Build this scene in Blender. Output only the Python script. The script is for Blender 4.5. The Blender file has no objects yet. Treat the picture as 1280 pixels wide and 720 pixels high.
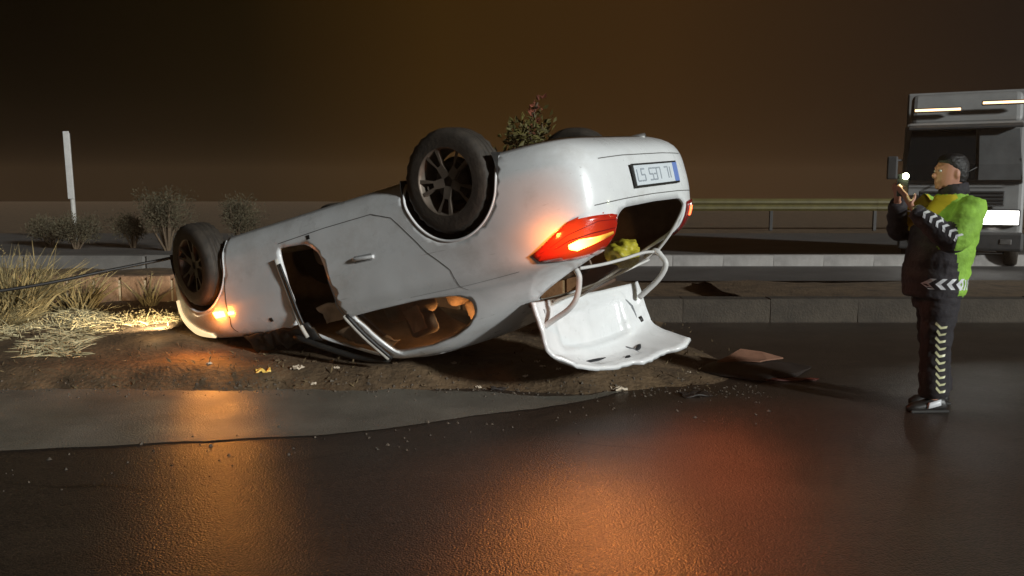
import bpy, bmesh, math, random
from mathutils import Vector, Matrix, geometry, noise, Euler
from mathutils.bvhtree import BVHTree

# ------------------------------------------------------------------ scene, camera, light
S = bpy.context.scene
COL = S.collection
cam = bpy.data.cameras.new("camera")
cam.sensor_width = 36.0
cam.lens = 1100.0 / 1280.0 * 36.0
cam.clip_start = 0.05
cam.clip_end = 2000
camo = bpy.data.objects.new("camera", cam)
COL.objects.link(camo)
camo.location = (0, 0, 1.5)
camo.rotation_euler = (math.radians(90) - math.atan(122 / 1100.0), 0, 0)
S.camera = camo

W = bpy.data.worlds.new("World")
S.world = W
W.use_nodes = True
wn = W.node_tree
bg = wn.nodes["Background"]
wtc = wn.nodes.new("ShaderNodeTexCoord")
wsep = wn.nodes.new("ShaderNodeSeparateXYZ")
wr = wn.nodes.new("ShaderNodeValToRGB")
wn.links.new(wtc.outputs["Generated"], wsep.inputs[0])
# night sky: black to one side, the brown glow of the lit town and traffic to the other
wmr = wn.nodes.new("ShaderNodeMapRange")
wmr.inputs[1].default_value = -1.0; wmr.inputs[2].default_value = 1.0
wn.links.new(wsep.outputs["X"], wmr.inputs[0])
wn.links.new(wmr.outputs[0], wr.inputs[0])
stops = [(0.10, (.0010, .0007, .0001)), (0.27, (.0012, .0008, .0001)), (0.36, (.0070, .0040, .0008)), (0.46, (.033, .0155, .0028)),
         (0.58, (.037, .0170, .0048)), (0.74, (.0150, .0095, .0065)), (0.95, (.0110, .0075, .0055))]
el = wr.color_ramp.elements
el[0].position, el[0].color = stops[0][0], (*stops[0][1], 1)
el[1].position, el[1].color = stops[-1][0], (*stops[-1][1], 1)
for p_, c_ in stops[1:-1]:
    e_ = el.new(p_); e_.color = (*c_, 1)
wn.links.new(wr.outputs[0], bg.inputs[0])
bg.inputs[1].default_value = 1.0

SUN_AZ, SUN_EL = math.radians(-46), math.radians(16)
sd = bpy.data.lights.new("sun", 'SUN')
sd.energy = 3.3
sd.angle = math.radians(4.5)
sd.color = (0.95, 1.0, 0.98)
so = bpy.data.objects.new("sun", sd)
COL.objects.link(so)
SUNV = Vector((math.cos(SUN_AZ) * math.cos(SUN_EL), math.sin(SUN_AZ) * math.cos(SUN_EL), math.sin(SUN_EL)))
so.rotation_euler = (-SUNV).to_track_quat('-Z', 'Y').to_euler()

S.view_settings.view_transform = 'Standard'
S.view_settings.look = 'None'
S.view_settings.exposure = 0
S.view_settings.gamma = 1
S.cycles.use_denoising = True
S.cycles.max_bounces = 8
S.cycles.sample_clamp_indirect = 4
random.seed(7)
R = random.Random(11)

# ------------------------------------------------------------------ helpers
def smooth01(a, b, x):
    t = min(1, max(0, (x - a) / (b - a)))
    return t * t * (3 - 2 * t)

_mats = {}
def mat(name, col, rough=0.5, metal=0.0, var=0.0, vscale=6.0, bump=0.0, bscale=40.0, rvar=0.0, rscale=4.0,
        coat=0.0, emit=None, estr=0.0, col2=None, spec=0.5, detail=6.0):
    if name in _mats:
        return _mats[name]
    m = bpy.data.materials.new(name)
    m.use_nodes = True
    nt = m.node_tree
    b = nt.nodes["Principled BSDF"]
    c = (col[0], col[1], col[2], 1)
    b.inputs["Base Color"].default_value = c
    b.inputs["Roughness"].default_value = rough
    b.inputs["Metallic"].default_value = metal
    b.inputs["Specular IOR Level"].default_value = spec
    if coat:
        b.inputs["Coat Weight"].default_value = coat
        b.inputs["Coat Roughness"].default_value = 0.08
    if emit:
        b.inputs["Emission Color"].default_value = (*emit, 1)
        b.inputs["Emission Strength"].default_value = estr
    tc = nt.nodes.new("ShaderNodeTexCoord")
    if var > 0 or col2:
        n = nt.nodes.new("ShaderNodeTexNoise")
        n.inputs["Scale"].default_value = vscale
        n.inputs["Detail"].default_value = detail
        n.inputs["Roughness"].default_value = 0.65
        nt.links.new(tc.outputs["Object"], n.inputs["Vector"])
        r = nt.nodes.new("ShaderNodeValToRGB")
        r.color_ramp.elements[0].position = 0.32
        r.color_ramp.elements[1].position = 0.68
        c2 = col2 or tuple(min(1, x * (1 + var)) for x in col)
        r.color_ramp.elements[0].color = (*[x * (1 - var) for x in col], 1)
        r.color_ramp.elements[1].color = (*c2, 1)
        nt.links.new(n.outputs["Fac"], r.inputs[0])
        nt.links.new(r.outputs[0], b.inputs["Base Color"])
    if rvar > 0:
        n2 = nt.nodes.new("ShaderNodeTexNoise")
        n2.inputs["Scale"].default_value = rscale
        n2.inputs["Detail"].default_value = 5
        nt.links.new(tc.outputs["Object"], n2.inputs["Vector"])
        mr = nt.nodes.new("ShaderNodeMapRange")
        mr.inputs[1].default_value = 0.2
        mr.inputs[2].default_value = 0.8
        mr.inputs[3].default_value = max(0.02, rough - rvar)
        mr.inputs[4].default_value = min(1, rough + rvar)
        nt.links.new(n2.outputs["Fac"], mr.inputs[0])
        nt.links.new(mr.outputs[0], b.inputs["Roughness"])
    if bump > 0:
        n3 = nt.nodes.new("ShaderNodeTexNoise")
        n3.inputs["Scale"].default_value = bscale
        n3.inputs["Detail"].default_value = 4
        nt.links.new(tc.outputs["Object"], n3.inputs["Vector"])
        bp = nt.nodes.new("ShaderNodeBump")
        bp.inputs["Strength"].default_value = bump
        bp.inputs["Distance"].default_value = 0.02
        nt.links.new(n3.outputs["Fac"], bp.inputs["Height"])
        nt.links.new(bp.outputs[0], b.inputs["Normal"])
    _mats[name] = m
    return m

def glass(name, tint, alpha=0.75, rough=0.03):
    if name in _mats:
        return _mats[name]
    m = bpy.data.materials.new(name)
    m.use_nodes = True
    nt = m.node_tree
    nt.nodes.remove(nt.nodes["Principled BSDF"])
    out = nt.nodes["Material Output"]
    tr = nt.nodes.new("ShaderNodeBsdfTransparent")
    tr.inputs[0].default_value = (*tint, 1)
    gl = nt.nodes.new("ShaderNodeBsdfGlossy")
    gl.inputs["Roughness"].default_value = rough
    lw = nt.nodes.new("ShaderNodeLayerWeight")
    pw = nt.nodes.new("ShaderNodeMath"); pw.operation = 'POWER'; pw.inputs[1].default_value = 4.0
    nt.links.new(lw.outputs["Facing"], pw.inputs[0])
    fr = nt.nodes.new("ShaderNodeMath"); fr.operation = 'MULTIPLY_ADD'; fr.inputs[1].default_value = 0.6; fr.inputs[2].default_value = 0.04
    nt.links.new(pw.outputs[0], fr.inputs[0])
    mx = nt.nodes.new("ShaderNodeMixShader")
    nt.links.new(fr.outputs[0], mx.inputs[0])
    nt.links.new(tr.outputs[0], mx.inputs[1])
    nt.links.new(gl.outputs[0], mx.inputs[2])
    nt.links.new(mx.outputs[0], out.inputs[0])
    _mats[name] = m
    return m

def link(name, me, mats=None, parent=None, smooth=True):
    o = bpy.data.objects.new(name, me)
    COL.objects.link(o)
    if mats is not None:
        if not isinstance(mats, (list, tuple)):
            mats = [mats]
        for m in mats:
            me.materials.append(m)
    if smooth:
        me.polygons.foreach_set("use_smooth", [True] * len(me.polygons))
    if parent:
        o.parent = parent
    return o

def from_py(name, v, f, mats, parent=None, smooth=True):
    me = bpy.data.meshes.new(name)
    me.from_pydata([tuple(p) for p in v], [], f)
    me.update()
    return link(name, me, mats, parent, smooth)

def from_bm(name, bm, mats, parent=None, smooth=False, recalc=True):
    if recalc:
        bmesh.ops.recalc_face_normals(bm, faces=bm.faces)
    me = bpy.data.meshes.new(name)
    bm.to_mesh(me)
    bm.free()
    return link(name, me, mats, parent, smooth)

def tag(o, label, cat, group=None, kind=None):
    o["label"] = label
    o["category"] = cat
    if group:
        o["group"] = group
    if kind:
        o["kind"] = kind
    return o

def empty(name, loc=(0, 0, 0), rz=0):
    o = bpy.data.objects.new(name, None)
    o.empty_display_size = 0.2
    COL.objects.link(o)
    o.location = loc
    o.rotation_euler = (0, 0, rz)
    return o

def copy_tree(o, parent=None):
    c = o.copy()
    COL.objects.link(c)
    if parent:
        c.parent = parent
    for ch in list(o.children):
        copy_tree(ch, c)
    return c

def add_box(bm, c, d, rot=None, bevel=0.0, seg=2):
    """box centre c, full size d"""
    g = bmesh.ops.create_cube(bm, size=1.0)
    vs = g["verts"]
    M = Matrix.Translation(Vector(c)) @ (rot.to_matrix().to_4x4() if rot else Matrix.Identity(4)) @ Matrix.Diagonal((*d, 1))
    bmesh.ops.transform(bm, matrix=M, verts=vs)
    if bevel > 0:
        es = list({e for v in vs for e in v.link_edges})
        bmesh.ops.bevel(bm, geom=es, offset=bevel, segments=seg, affect='EDGES', profile=0.5)

def box_obj(name, c, d, m, parent=None, rot=None, bevel=0.01, smooth=False):
    bm = bmesh.new()
    add_box(bm, c, d, rot, bevel)
    return from_bm(name, bm, m, parent, smooth)

def tube(pts, rad, n=8, closed_ends=True):
    """verts, faces of a tube along pts; rad: number or list"""
    pts = [Vector(p) for p in pts]
    k = len(pts)
    if not isinstance(rad, (list, tuple)):
        rad = [rad] * k
    v, f = [], []
    up = Vector((0, 0, 1))
    t0 = (pts[1] - pts[0]).normalized()
    if abs(t0.dot(up)) > 0.9:
        up = Vector((1, 0, 0))
    a = t0.cross(up).normalized()
    for i in range(k):
        t = (pts[min(i + 1, k - 1)] - pts[max(i - 1, 0)]).normalized()
        a = (a - t * a.dot(t)).normalized()
        b = t.cross(a)
        for j in range(n):
            an = 2 * math.pi * j / n
            v.append(pts[i] + (a * math.cos(an) + b * math.sin(an)) * rad[i])
    for i in range(k - 1):
        for j in range(n):
            j2 = (j + 1) % n
            f.append((i * n + j, i * n + j2, (i + 1) * n + j2, (i + 1) * n + j))
    if closed_ends:
        f.append(tuple(range(n - 1, -1, -1)))
        f.append(tuple((k - 1) * n + j for j in range(n)))
    return v, f

def catmull(pts, per=6):
    pts = [Vector(p) for p in pts]
    out = []
    for i in range(len(pts) - 1):
        p0 = pts[max(i - 1, 0)]; p1 = pts[i]; p2 = pts[i + 1]; p3 = pts[min(i + 2, len(pts) - 1)]
        for j in range(per):
            t = j / per
            out.append(0.5 * ((2 * p1) + (p2 - p0) * t + (2 * p0 - 5 * p1 + 4 * p2 - p3) * t * t + (3 * p1 - p0 - 3 * p2 + p3) * t ** 3))
    out.append(pts[-1])
    return out

def merge(parts):
    v, f = [], []
    for pv, pf in parts:
        o = len(v)
        v += list(pv)
        f += [tuple(i + o for i in q) for q in pf]
    return v, f

def lathe(prof, n=40, axis='Y'):
    """prof: list of (radius, axial). closed profile not assumed"""
    v, f = [], []
    k = len(prof)
    for j in range(n):
        a = 2 * math.pi * j / n
        for r, h in prof:
            v.append(Vector((r * math.cos(a), h, r * math.sin(a))))
    for j in range(n):
        j2 = (j + 1) % n
        for i in range(k - 1):
            f.append((j * k + i, j * k + i + 1, j2 * k + i + 1, j2 * k + i))
    return v, f

def pip(p, poly):
    x, y = p
    c = False
    n = len(poly)
    for i in range(n):
        x1, y1 = poly[i]
        x2, y2 = poly[(i + 1) % n]
        if (y1 > y) != (y2 > y) and x < (x2 - x1) * (y - y1) / (y2 - y1) + x1:
            c = not c
    return c

# ------------------------------------------------------------------ materials
def asphalt(name):
    """wet night asphalt: stone chips, damp and dry areas, fine cracks"""
    m = bpy.data.materials.new(name); m.use_nodes = True
    nt = m.node_tree; b = nt.nodes["Principled BSDF"]; L = nt.links.new
    tc = nt.nodes.new("ShaderNodeTexCoord")
    def N(kind, **kw):
        n = nt.nodes.new(kind)
        for k_, v_ in kw.items():
            n.inputs[k_].default_value = v_
        return n
    vor = N("ShaderNodeTexVoronoi", Scale=105.0, Randomness=1.0); L(tc.outputs["Object"], vor.inputs["Vector"])
    sep = nt.nodes.new("ShaderNodeSeparateColor"); L(vor.outputs["Color"], sep.inputs[0])
    r = nt.nodes.new("ShaderNodeValToRGB"); L(sep.outputs[0], r.inputs[0])
    r.color_ramp.elements[0].color = (.014, .012, .010, 1); r.color_ramp.elements[1].color = (.064, .046, .034, 1)
    big = N("ShaderNodeTexNoise", Scale=0.55, Detail=6.0, Roughness=.6); L(tc.outputs["Object"], big.inputs["Vector"])
    # worn, tyre-polished bands along the lane and dusty spots
    dust = N("ShaderNodeTexNoise", Scale=1.7, Detail=9.0, Roughness=.7)
    mp_ = nt.nodes.new("ShaderNodeMapping"); mp_.inputs["Scale"].default_value = (.45, 1.6, 1); L(tc.outputs["Object"], mp_.inputs[0]); L(mp_.outputs[0], dust.inputs["Vector"])
    dm = nt.nodes.new("ShaderNodeMapRange")
    for i_, v_ in ((1, .50), (2, .78), (3, 0.0), (4, .55)):
        dm.inputs[i_].default_value = v_
    L(dust.outputs["Fac"], dm.inputs[0])
    mx = nt.nodes.new("ShaderNodeMixRGB"); mx.inputs[2].default_value = (.085, .064, .045, 1)
    L(dm.outputs[0], mx.inputs[0]); L(r.outputs[0], mx.inputs[1])
    # cracks
    dis = N("ShaderNodeTexNoise", Scale=2.2, Detail=6.0); L(tc.outputs["Object"], dis.inputs["Vector"])
    add = nt.nodes.new("ShaderNodeMixRGB"); add.inputs[0].default_value = .28
    L(tc.outputs["Object"], add.inputs[1]); L(dis.outputs["Color"], add.inputs[2])
    cr = N("ShaderNodeTexVoronoi", Scale=0.75); cr.feature = 'DISTANCE_TO_EDGE'; L(add.outputs[0], cr.inputs["Vector"])
    cm = nt.nodes.new("ShaderNodeMapRange")
    for i_, v_ in ((1, .002), (2, .012), (3, 1.0), (4, 0.0)):
        cm.inputs[i_].default_value = v_
    L(cr.outputs["Distance"], cm.inputs[0])
    gate = nt.nodes.new("ShaderNodeMath"); gate.operation = 'MULTIPLY'
    gm = nt.nodes.new("ShaderNodeMapRange")
    for i_, v_ in ((1, .5), (2, .6), (3, 0.0), (4, .9)):
        gm.inputs[i_].default_value = v_
    L(big.outputs["Fac"], gm.inputs[0]); L(cm.outputs[0], gate.inputs[0]); L(gm.outputs[0], gate.inputs[1])
    mc = nt.nodes.new("ShaderNodeMixRGB"); mc.inputs[2].default_value = (.006, .005, .004, 1)
    L(gate.outputs[0], mc.inputs[0]); L(mx.outputs[0], mc.inputs[1]); L(mc.outputs[0], b.inputs["Base Color"])
    rr = nt.nodes.new("ShaderNodeMapRange")
    for i_, v_ in ((1, .3), (2, .7), (3, .27), (4, .46)):
        rr.inputs[i_].default_value = v_
    L(big.outputs["Fac"], rr.inputs[0]); L(rr.outputs[0], b.inputs["Roughness"])
    fine = N("ShaderNodeTexNoise", Scale=260.0, Detail=3.0); L(tc.outputs["Object"], fine.inputs["Vector"])
    h = nt.nodes.new("ShaderNodeMath"); h.operation = 'MULTIPLY_ADD'; h.inputs[1].default_value = .35
    inv = nt.nodes.new("ShaderNodeMath"); inv.operation = 'MULTIPLY'; inv.inputs[1].default_value = -1.0
    L(vor.outputs["Distance"], inv.inputs[0]); L(fine.outputs["Fac"], h.inputs[0]); L(inv.outputs[0], h.inputs[2])
    bp = nt.nodes.new("ShaderNodeBump"); bp.inputs["Strength"].default_value = .6; bp.inputs["Distance"].default_value = .0045
    L(h.outputs[0], bp.inputs["Height"]); L(bp.outputs[0], b.inputs["Normal"])
    return m
M_ASPHALT = asphalt("wet_asphalt")
M_SHOULDER = mat("dusty_concrete", (0.165, 0.155, 0.13), 0.42, var=0.30, vscale=1.6, bump=0.35, bscale=90, rvar=0.18, rscale=2.0, detail=10)
M_SOIL = mat("damp_soil", (0.11, 0.070, 0.036), 0.8, var=0.5, vscale=4, bump=0.8, bscale=25, detail=10)
M_FARROAD = mat("dusty_far_asphalt", (0.075, 0.070, 0.066), 0.7, var=0.25, vscale=0.8, bump=0.3, bscale=80)
M_WHITE = mat("white_car_paint", (0.78, 0.785, 0.79), 0.30, var=0.05, vscale=3, coat=0.5, rvar=0.08, rscale=5)
def grimy_paint(m):
    """road grime and scrape marks over the white paint"""
    nt = m.node_tree; b = nt.nodes["Principled BSDF"]
    tc = nt.nodes.new("ShaderNodeTexCoord")
    src = b.inputs["Base Color"].links[0].from_socket
    def layer(src, scale, mapping, lo, hi, col, amount, detail=10):
        mp_ = nt.nodes.new("ShaderNodeMapping"); mp_.inputs["Scale"].default_value = mapping
        mp_.inputs["Rotation"].default_value = (0, .06, 0)
        nt.links.new(tc.outputs["Object"], mp_.inputs[0])
        n = nt.nodes.new("ShaderNodeTexNoise"); n.inputs["Scale"].default_value = scale; n.inputs["Detail"].default_value = detail
        n.inputs["Roughness"].default_value = .68
        nt.links.new(mp_.outputs[0], n.inputs["Vector"])
        mr = nt.nodes.new("ShaderNodeMapRange")
        for i_, v_ in ((1, lo), (2, hi), (3, 0.0), (4, amount)):
            mr.inputs[i_].default_value = v_
        nt.links.new(n.outputs["Fac"], mr.inputs[0])
        mx = nt.nodes.new("ShaderNodeMixRGB"); mx.inputs[2].default_value = (*col, 1)
        nt.links.new(mr.outputs[0], mx.inputs[0]); nt.links.new(src, mx.inputs[1])
        return mx.outputs[0]
    src = layer(src, 1.4, (1, 1, 1.3), .52, .80, (.30, .25, .19), .55)
    src = layer(src, 5.0, (.5, 6, 9), .66, .76, (.24, .22, .20), .75, 4)
    nt.links.new(src, b.inputs["Base Color"])
grimy_paint(M_WHITE)
M_TRIM = mat("dark_interior_trim", (0.10, 0.065, 0.04), 0.8, var=0.3, vscale=9)
M_BLACKPL = mat("black_plastic", (0.016, 0.015, 0.014), 0.5, var=0.3, vscale=20)
M_RUBBER = mat("tyre_rubber", (0.036, 0.028, 0.021), 0.72, var=0.4, vscale=14, bump=0.2, bscale=60)
M_ALLOY = mat("dirty_alloy", (0.15, 0.12, 0.095), 0.5, metal=0.5, var=0.25, vscale=12)
M_DARKALLOY = mat("dark_alloy", (0.07, 0.065, 0.06), 0.45, metal=0.6, var=0.3, vscale=12)
M_METAL = mat("grey_steel", (0.22, 0.21, 0.2), 0.5, metal=0.6, var=0.3, vscale=9)
M_GLASS = glass("tinted_car_glass", (0.80, 0.74, 0.66))
M_PANE = glass("clear_glass", (0.8, 0.82, 0.8), rough=0.1)
M_REDLENS = mat("red_lamp_lens", (0.42, 0.015, 0.008), 0.22, coat=0.6, emit=(1.0, 0.10, 0.012), estr=0.35)
def lamp_falloff(m, centre, radius, power):
    """a lit lens: brightest over its bulb"""
    nt = m.node_tree; b = nt.nodes["Principled BSDF"]
    tc = nt.nodes.new("ShaderNodeTexCoord")
    vd = nt.nodes.new("ShaderNodeVectorMath"); vd.operation = 'DISTANCE'
    vd.inputs[1].default_value = centre
    nt.links.new(tc.outputs["Object"], vd.inputs[0])
    mr = nt.nodes.new("ShaderNodeMapRange")
    mr.inputs[1].default_value = 0.0; mr.inputs[2].default_value = radius
    mr.inputs[3].default_value = 1.0; mr.inputs[4].default_value = 0.0
    nt.links.new(vd.outputs["Value"], mr.inputs[0])
    pw = nt.nodes.new("ShaderNodeMath"); pw.operation = 'POWER'; pw.inputs[1].default_value = 2.2
    nt.links.new(mr.outputs[0], pw.inputs[0])
    mu = nt.nodes.new("ShaderNodeMath"); mu.operation = 'MULTIPLY_ADD'; mu.inputs[1].default_value = power; mu.inputs[2].default_value = 0.03
    nt.links.new(pw.outputs[0], mu.inputs[0])
    nt.links.new(mu.outputs[0], b.inputs["Emission Strength"])
lamp_falloff(M_REDLENS, (-0.70, -0.78, 0.875), 0.26, 1.1)
M_DARKLENS = mat("dark_red_lamp_lens", (0.22, 0.012, 0.010), 0.22, coat=0.6)
M_HOT = mat("amber_led_strip", (0.9, 0.4, 0.05), 0.3, emit=(1.0, 0.34, 0.05), estr=60)
M_HOT2 = mat("amber_indicator_glow", (0.9, 0.35, 0.05), 0.3, emit=(1.0, 0.33, 0.03), estr=36)
M_REDHOT = mat("red_lamp_glow", (0.8, 0.05, 0.02), 0.3, emit=(1.0, 0.10, 0.03), estr=6)
M_NOSE_GLOW = mat("nose_corner_glow", (0.9, 0.8, 0.6), 0.3, var=.1, bump=.6, bscale=14, emit=(1.0, 0.74, 0.40), estr=1.0)
M_PLATEW = mat("plate_white", (0.66, 0.70, 0.74), 0.35, var=0.04)
M_PLATEB = mat("plate_blue", (0.16, 0.24, 0.55), 0.4)
M_INK = mat("plate_ink", (0.34, 0.37, 0.41), 0.5)
M_CLOTHPALE = mat("pale_interior_cloth", (0.50, 0.36, 0.25), 0.9, var=0.2, vscale=8, bump=0.3, bscale=30)
M_GREYCLOTH = mat("grey_interior_cloth", (0.24, 0.17, 0.12), 0.9, var=0.3, vscale=8)

# ------------------------------------------------------------------ ground, roads, verge
def ground_h(x, y):
    k = 1 - smooth01(0.5, 2.2, x + 0.25 * noise.noise(Vector((x * 0.7, y * 0.7, 3))))
    n = noise.noise(Vector((x * 1.3, y * 1.3, 0))) * 0.05 + noise.noise(Vector((x * 4, y * 4, 5))) * 0.022
    edge = 6.42 + 0.15 * noise.noise(Vector((x * 1.1, 0, 9))) + 0.08 * noise.noise(Vector((x * 5, 0, 2)))
    h = 0.13 * smooth01(edge, edge + 0.45, y) + 0.10 * smooth01(7.0, 8.0, y) * (1 - smooth01(-2.2, 0.2, x))
    return k * (h + n * smooth01(edge, edge + 0.6, y)) - 0.03 + 0.03 * smooth01(edge - .1, edge + .2, y) * k

def sheet(name, x0, x1, y0, y1, z, m, nx=2, ny=2):
    v = [(x0 + (x1 - x0) * i / (nx - 1), y0 + (y1 - y0) * j / (ny - 1), z) for j in range(ny) for i in range(nx)]
    f = [(j * nx + i, j * nx + i + 1, (j + 1) * nx + i + 1, (j + 1) * nx + i) for j in range(ny - 1) for i in range(nx - 1)]
    o = from_py(name, v, f, m)
    o["kind"] = "structure"
    return o

sheet("ground", -130, 130, -50, 125, -0.06, M_SOIL)
sheet("road", -80, 80, -40, 9.95, 0.0, M_ASPHALT)
sheet("far_road", -125, 125, 14.6, 31.0, 0.0, M_FARROAD)

# pale dusty shoulder: a thin wedge of concrete along the verge, ragged edges
low = [(-14, 3.1), (-8, 4.0), (-5, 4.62), (-2.95, 4.95), (-1.64, 5.19), (-0.95, 5.36), (-0.21, 5.76), (0.36, 6.05), (0.82, 6.47)]
upp = [(-14, 6.75), (-8, 6.7), (-5, 6.62), (-2.95, 6.62), (-1.64, 6.6), (-0.95, 6.55), (-0.21, 6.42), (0.36, 6.30), (0.84, 6.50)]
lo_c = catmull([(a, b, 0) for a, b in low], 10)
up_c = catmull([(a, b, 0) for a, b in upp], 10)
v, f = [], []
for i, (a, b) in enumerate(zip(lo_c, up_c)):
    wv = noise.noise(Vector((a.x * 2.2, 4, 0))) * 0.05 + noise.noise(Vector((a.x * 9, 1, 0))) * 0.02
    wu = noise.noise(Vector((b.x * 2.2, 8, 0))) * 0.05 + noise.noise(Vector((b.x * 8, 6, 0))) * 0.03
    for t in (0, 1):
        q = a.lerp(b, t)
        v.append((q.x, q.y + (wv if t == 0 else wu), 0.006))
for i in range(len(lo_c) - 1):
    f.append((2 * i, 2 * i + 2, 2 * i + 3, 2 * i + 1))
o = from_py("road_shoulder", v, f, M_SHOULDER, smooth=False)
o["kind"] = "structure"

# soil verge with a fine grid
nx, ny = 230, 90
v = []
for j in range(ny):
    for i in range(nx):
        x = -14 + 18 * (i / (nx - 1)); y = 6.0 + 8.6 * (j / (ny - 1)) ** 1.5
        v.append((x, y, ground_h(x, y)))
f = [(j * nx + i, j * nx + i + 1, (j + 1) * nx + i + 1, (j + 1) * nx + i) for j in range(ny - 1) for i in range(nx - 1)]
o = from_py("verge", v, f, M_SOIL)
o["kind"] = "structure"
# low median ground between the two roads, right of the verge
nx, ny = 60, 14
v = []
for j in range(ny):
    for i in range(nx):
        x = 3.0 + 40 * (i / (nx - 1)); y = 10.05 + 4.5 * j / (ny - 1)
        v.append((x, y, 0.10 + 0.05 * noise.noise(Vector((x, y, 0))) - 0.15 * smooth01(0.75, 1, j / (ny - 1))))
f = [(j * nx + i, j * nx + i + 1, (j + 1) * nx + i + 1, (j + 1) * nx + i) for j in range(ny - 1) for i in range(nx - 1)]
o = from_py("median_ground", v, f, M_SOIL)
o["kind"] = "structure"

# ------------------------------------------------------------------ walls and kerbs
M_STONE = mat("brown_wall_stone", (0.26, 0.15, 0.085), 0.85, var=0.35, vscale=5, bump=0.5, bscale=30)
M_MORTAR = mat("pale_mortar", (0.42, 0.33, 0.22), 0.9, var=0.2, vscale=12)
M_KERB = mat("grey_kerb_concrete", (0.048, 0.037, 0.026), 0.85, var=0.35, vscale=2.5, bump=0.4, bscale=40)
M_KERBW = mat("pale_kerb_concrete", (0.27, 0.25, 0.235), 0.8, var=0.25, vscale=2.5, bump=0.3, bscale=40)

def kerb_row(root, name, x0, x1, y, z0, h, d, step, gap, m, jitter=0.006, bevel=0.012):
    n = int(round((x1 - x0) / step))
    protos = []
    for k in range(4):
        bm = bmesh.new()
        add_box(bm, (0, 0, h / 2), (step - gap, d, h), None, bevel, 1)
        for vv in bm.verts:
            vv.co += Vector((noise.noise(vv.co * 5 + Vector((k * 9, 0, 0))), noise.noise(vv.co * 5 + Vector((0, k * 9, 3))), noise.noise(vv.co * 4 + Vector((3, 5, k * 9))))) * jitter * 2
        ob = from_bm(name, bm, m, root)
        protos.append(ob)
    for i in range(n):
        ob = protos[i] if i < 4 else protos[R.randrange(4)].copy()
        if i >= 4:
            COL.objects.link(ob)
        ob.location = (x0 + (i + 0.5) * step, y + R.uniform(-jitter, jitter), z0 + R.uniform(-jitter, jitter))

mw = empty("median_wall", (0, 0, 0))
tag(mw, "low brown stone median wall with pale upright joints behind the dry weeds", "wall")
kerb_row(mw, "stone", -6.6, 0.9, 10.12, 0.0, 0.52, 0.22, 0.30, 0.03, M_STONE)
bm = bmesh.new()
add_box(bm, (-2.85, 10.12, 0.24), (7.5, 0.17, 0.47))
from_bm("mortar_core", bm, M_MORTAR, mw)

kw = empty("concrete_kerb", (0, 0, 0))
tag(kw, "low grey concrete median kerb beyond the officer's legs", "kerb")
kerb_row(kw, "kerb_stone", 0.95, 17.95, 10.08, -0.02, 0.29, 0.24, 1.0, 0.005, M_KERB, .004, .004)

kf = empty("pale_kerb", (0, 0, 0))
tag(kf, "long pale kerb across the median, beside the oncoming truck", "kerb")
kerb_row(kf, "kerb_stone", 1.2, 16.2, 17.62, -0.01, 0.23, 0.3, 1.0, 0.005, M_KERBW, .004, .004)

M_YEL = mat("yellow_barrier_paint", (0.085, 0.07, 0.02), 0.55, var=0.3, vscale=2)
gr = empty("guardrail", (0, 34, 0))
tag(gr, "yellow guardrail along the far road in the dark", "guardrail")
prof = [(-0.02, 0.72), (0.05, 0.80), (0.05, 0.88), (-0.02, 0.95), (0.05, 1.02), (0.05, 1.10), (-0.02, 1.18)]
bv = [(x, -q[0], q[1]) for x in (-2.02, 2.02) for q in prof]
bf = [(i, i + 1, i + 8, i + 7) for i in range(6)]
p0 = None
for k in range(7):
    if p0 is None:
        ob = from_py("guardrail_beam", bv, bf, M_YEL, gr, smooth=False)
        md = ob.modifiers.new("s", 'SOLIDIFY'); md.thickness = 0.01
        pb = box_obj("guardrail_post", (0, 0, 0), (0.12, 0.12, 1.2), M_BLACKPL, gr)
        p0 = ob
    else:
        ob = p0.copy(); COL.objects.link(ob)
        pb2 = pb.copy(); COL.objects.link(pb2); pb2.location = (8.0 + 4 * k - 2, 0.08, 0.55)
    ob.location = (8.0 + 4.04 * k, 0.012 * (k % 2), 0)
pb.location = (6.0, 0.08, 0.55)

# low grey barrier across the median on the left
gb = empty("concrete_barrier", (0, 0, 0))
tag(gb, "long low grey concrete barrier beyond the dry weeds, below the shrubs", "barrier")
kerb_row(gb, "barrier_block", -16.0, 0.0, 14.5, -0.05, 0.49, 0.35, 2.0, 0.012, mat("weathered_barrier_concrete", (0.125, 0.115, 0.105), 0.85, var=0.3, vscale=1.5, bump=0.3), 0.008, 0.03)

# white marker pole
mp = empty("marker_post", (-13.24, 26.6, 0))
tag(mp, "tall slim white roadside marker post standing among the far shrubs", "post")
v, f = tube([(0.06, 0, -0.2), (0.03, 0, 0.9), (-0.03, 0, 3.2)], 0.07, 10)
from_py("post", v, f, mat("galvanised_pole", (0.42, 0.40, 0.37), 0.6, var=0.2), mp)
bm = bmesh.new()
add_box(bm, (0.0, -0.09, 2.25), (0.18, 0.03, 2.0), Euler((0, -0.026, 0)), 0.01)
from_bm("reflector_panel", bm, mat("white_panel", (0.52, 0.50, 0.48), 0.5, var=0.1), mp)

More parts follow.
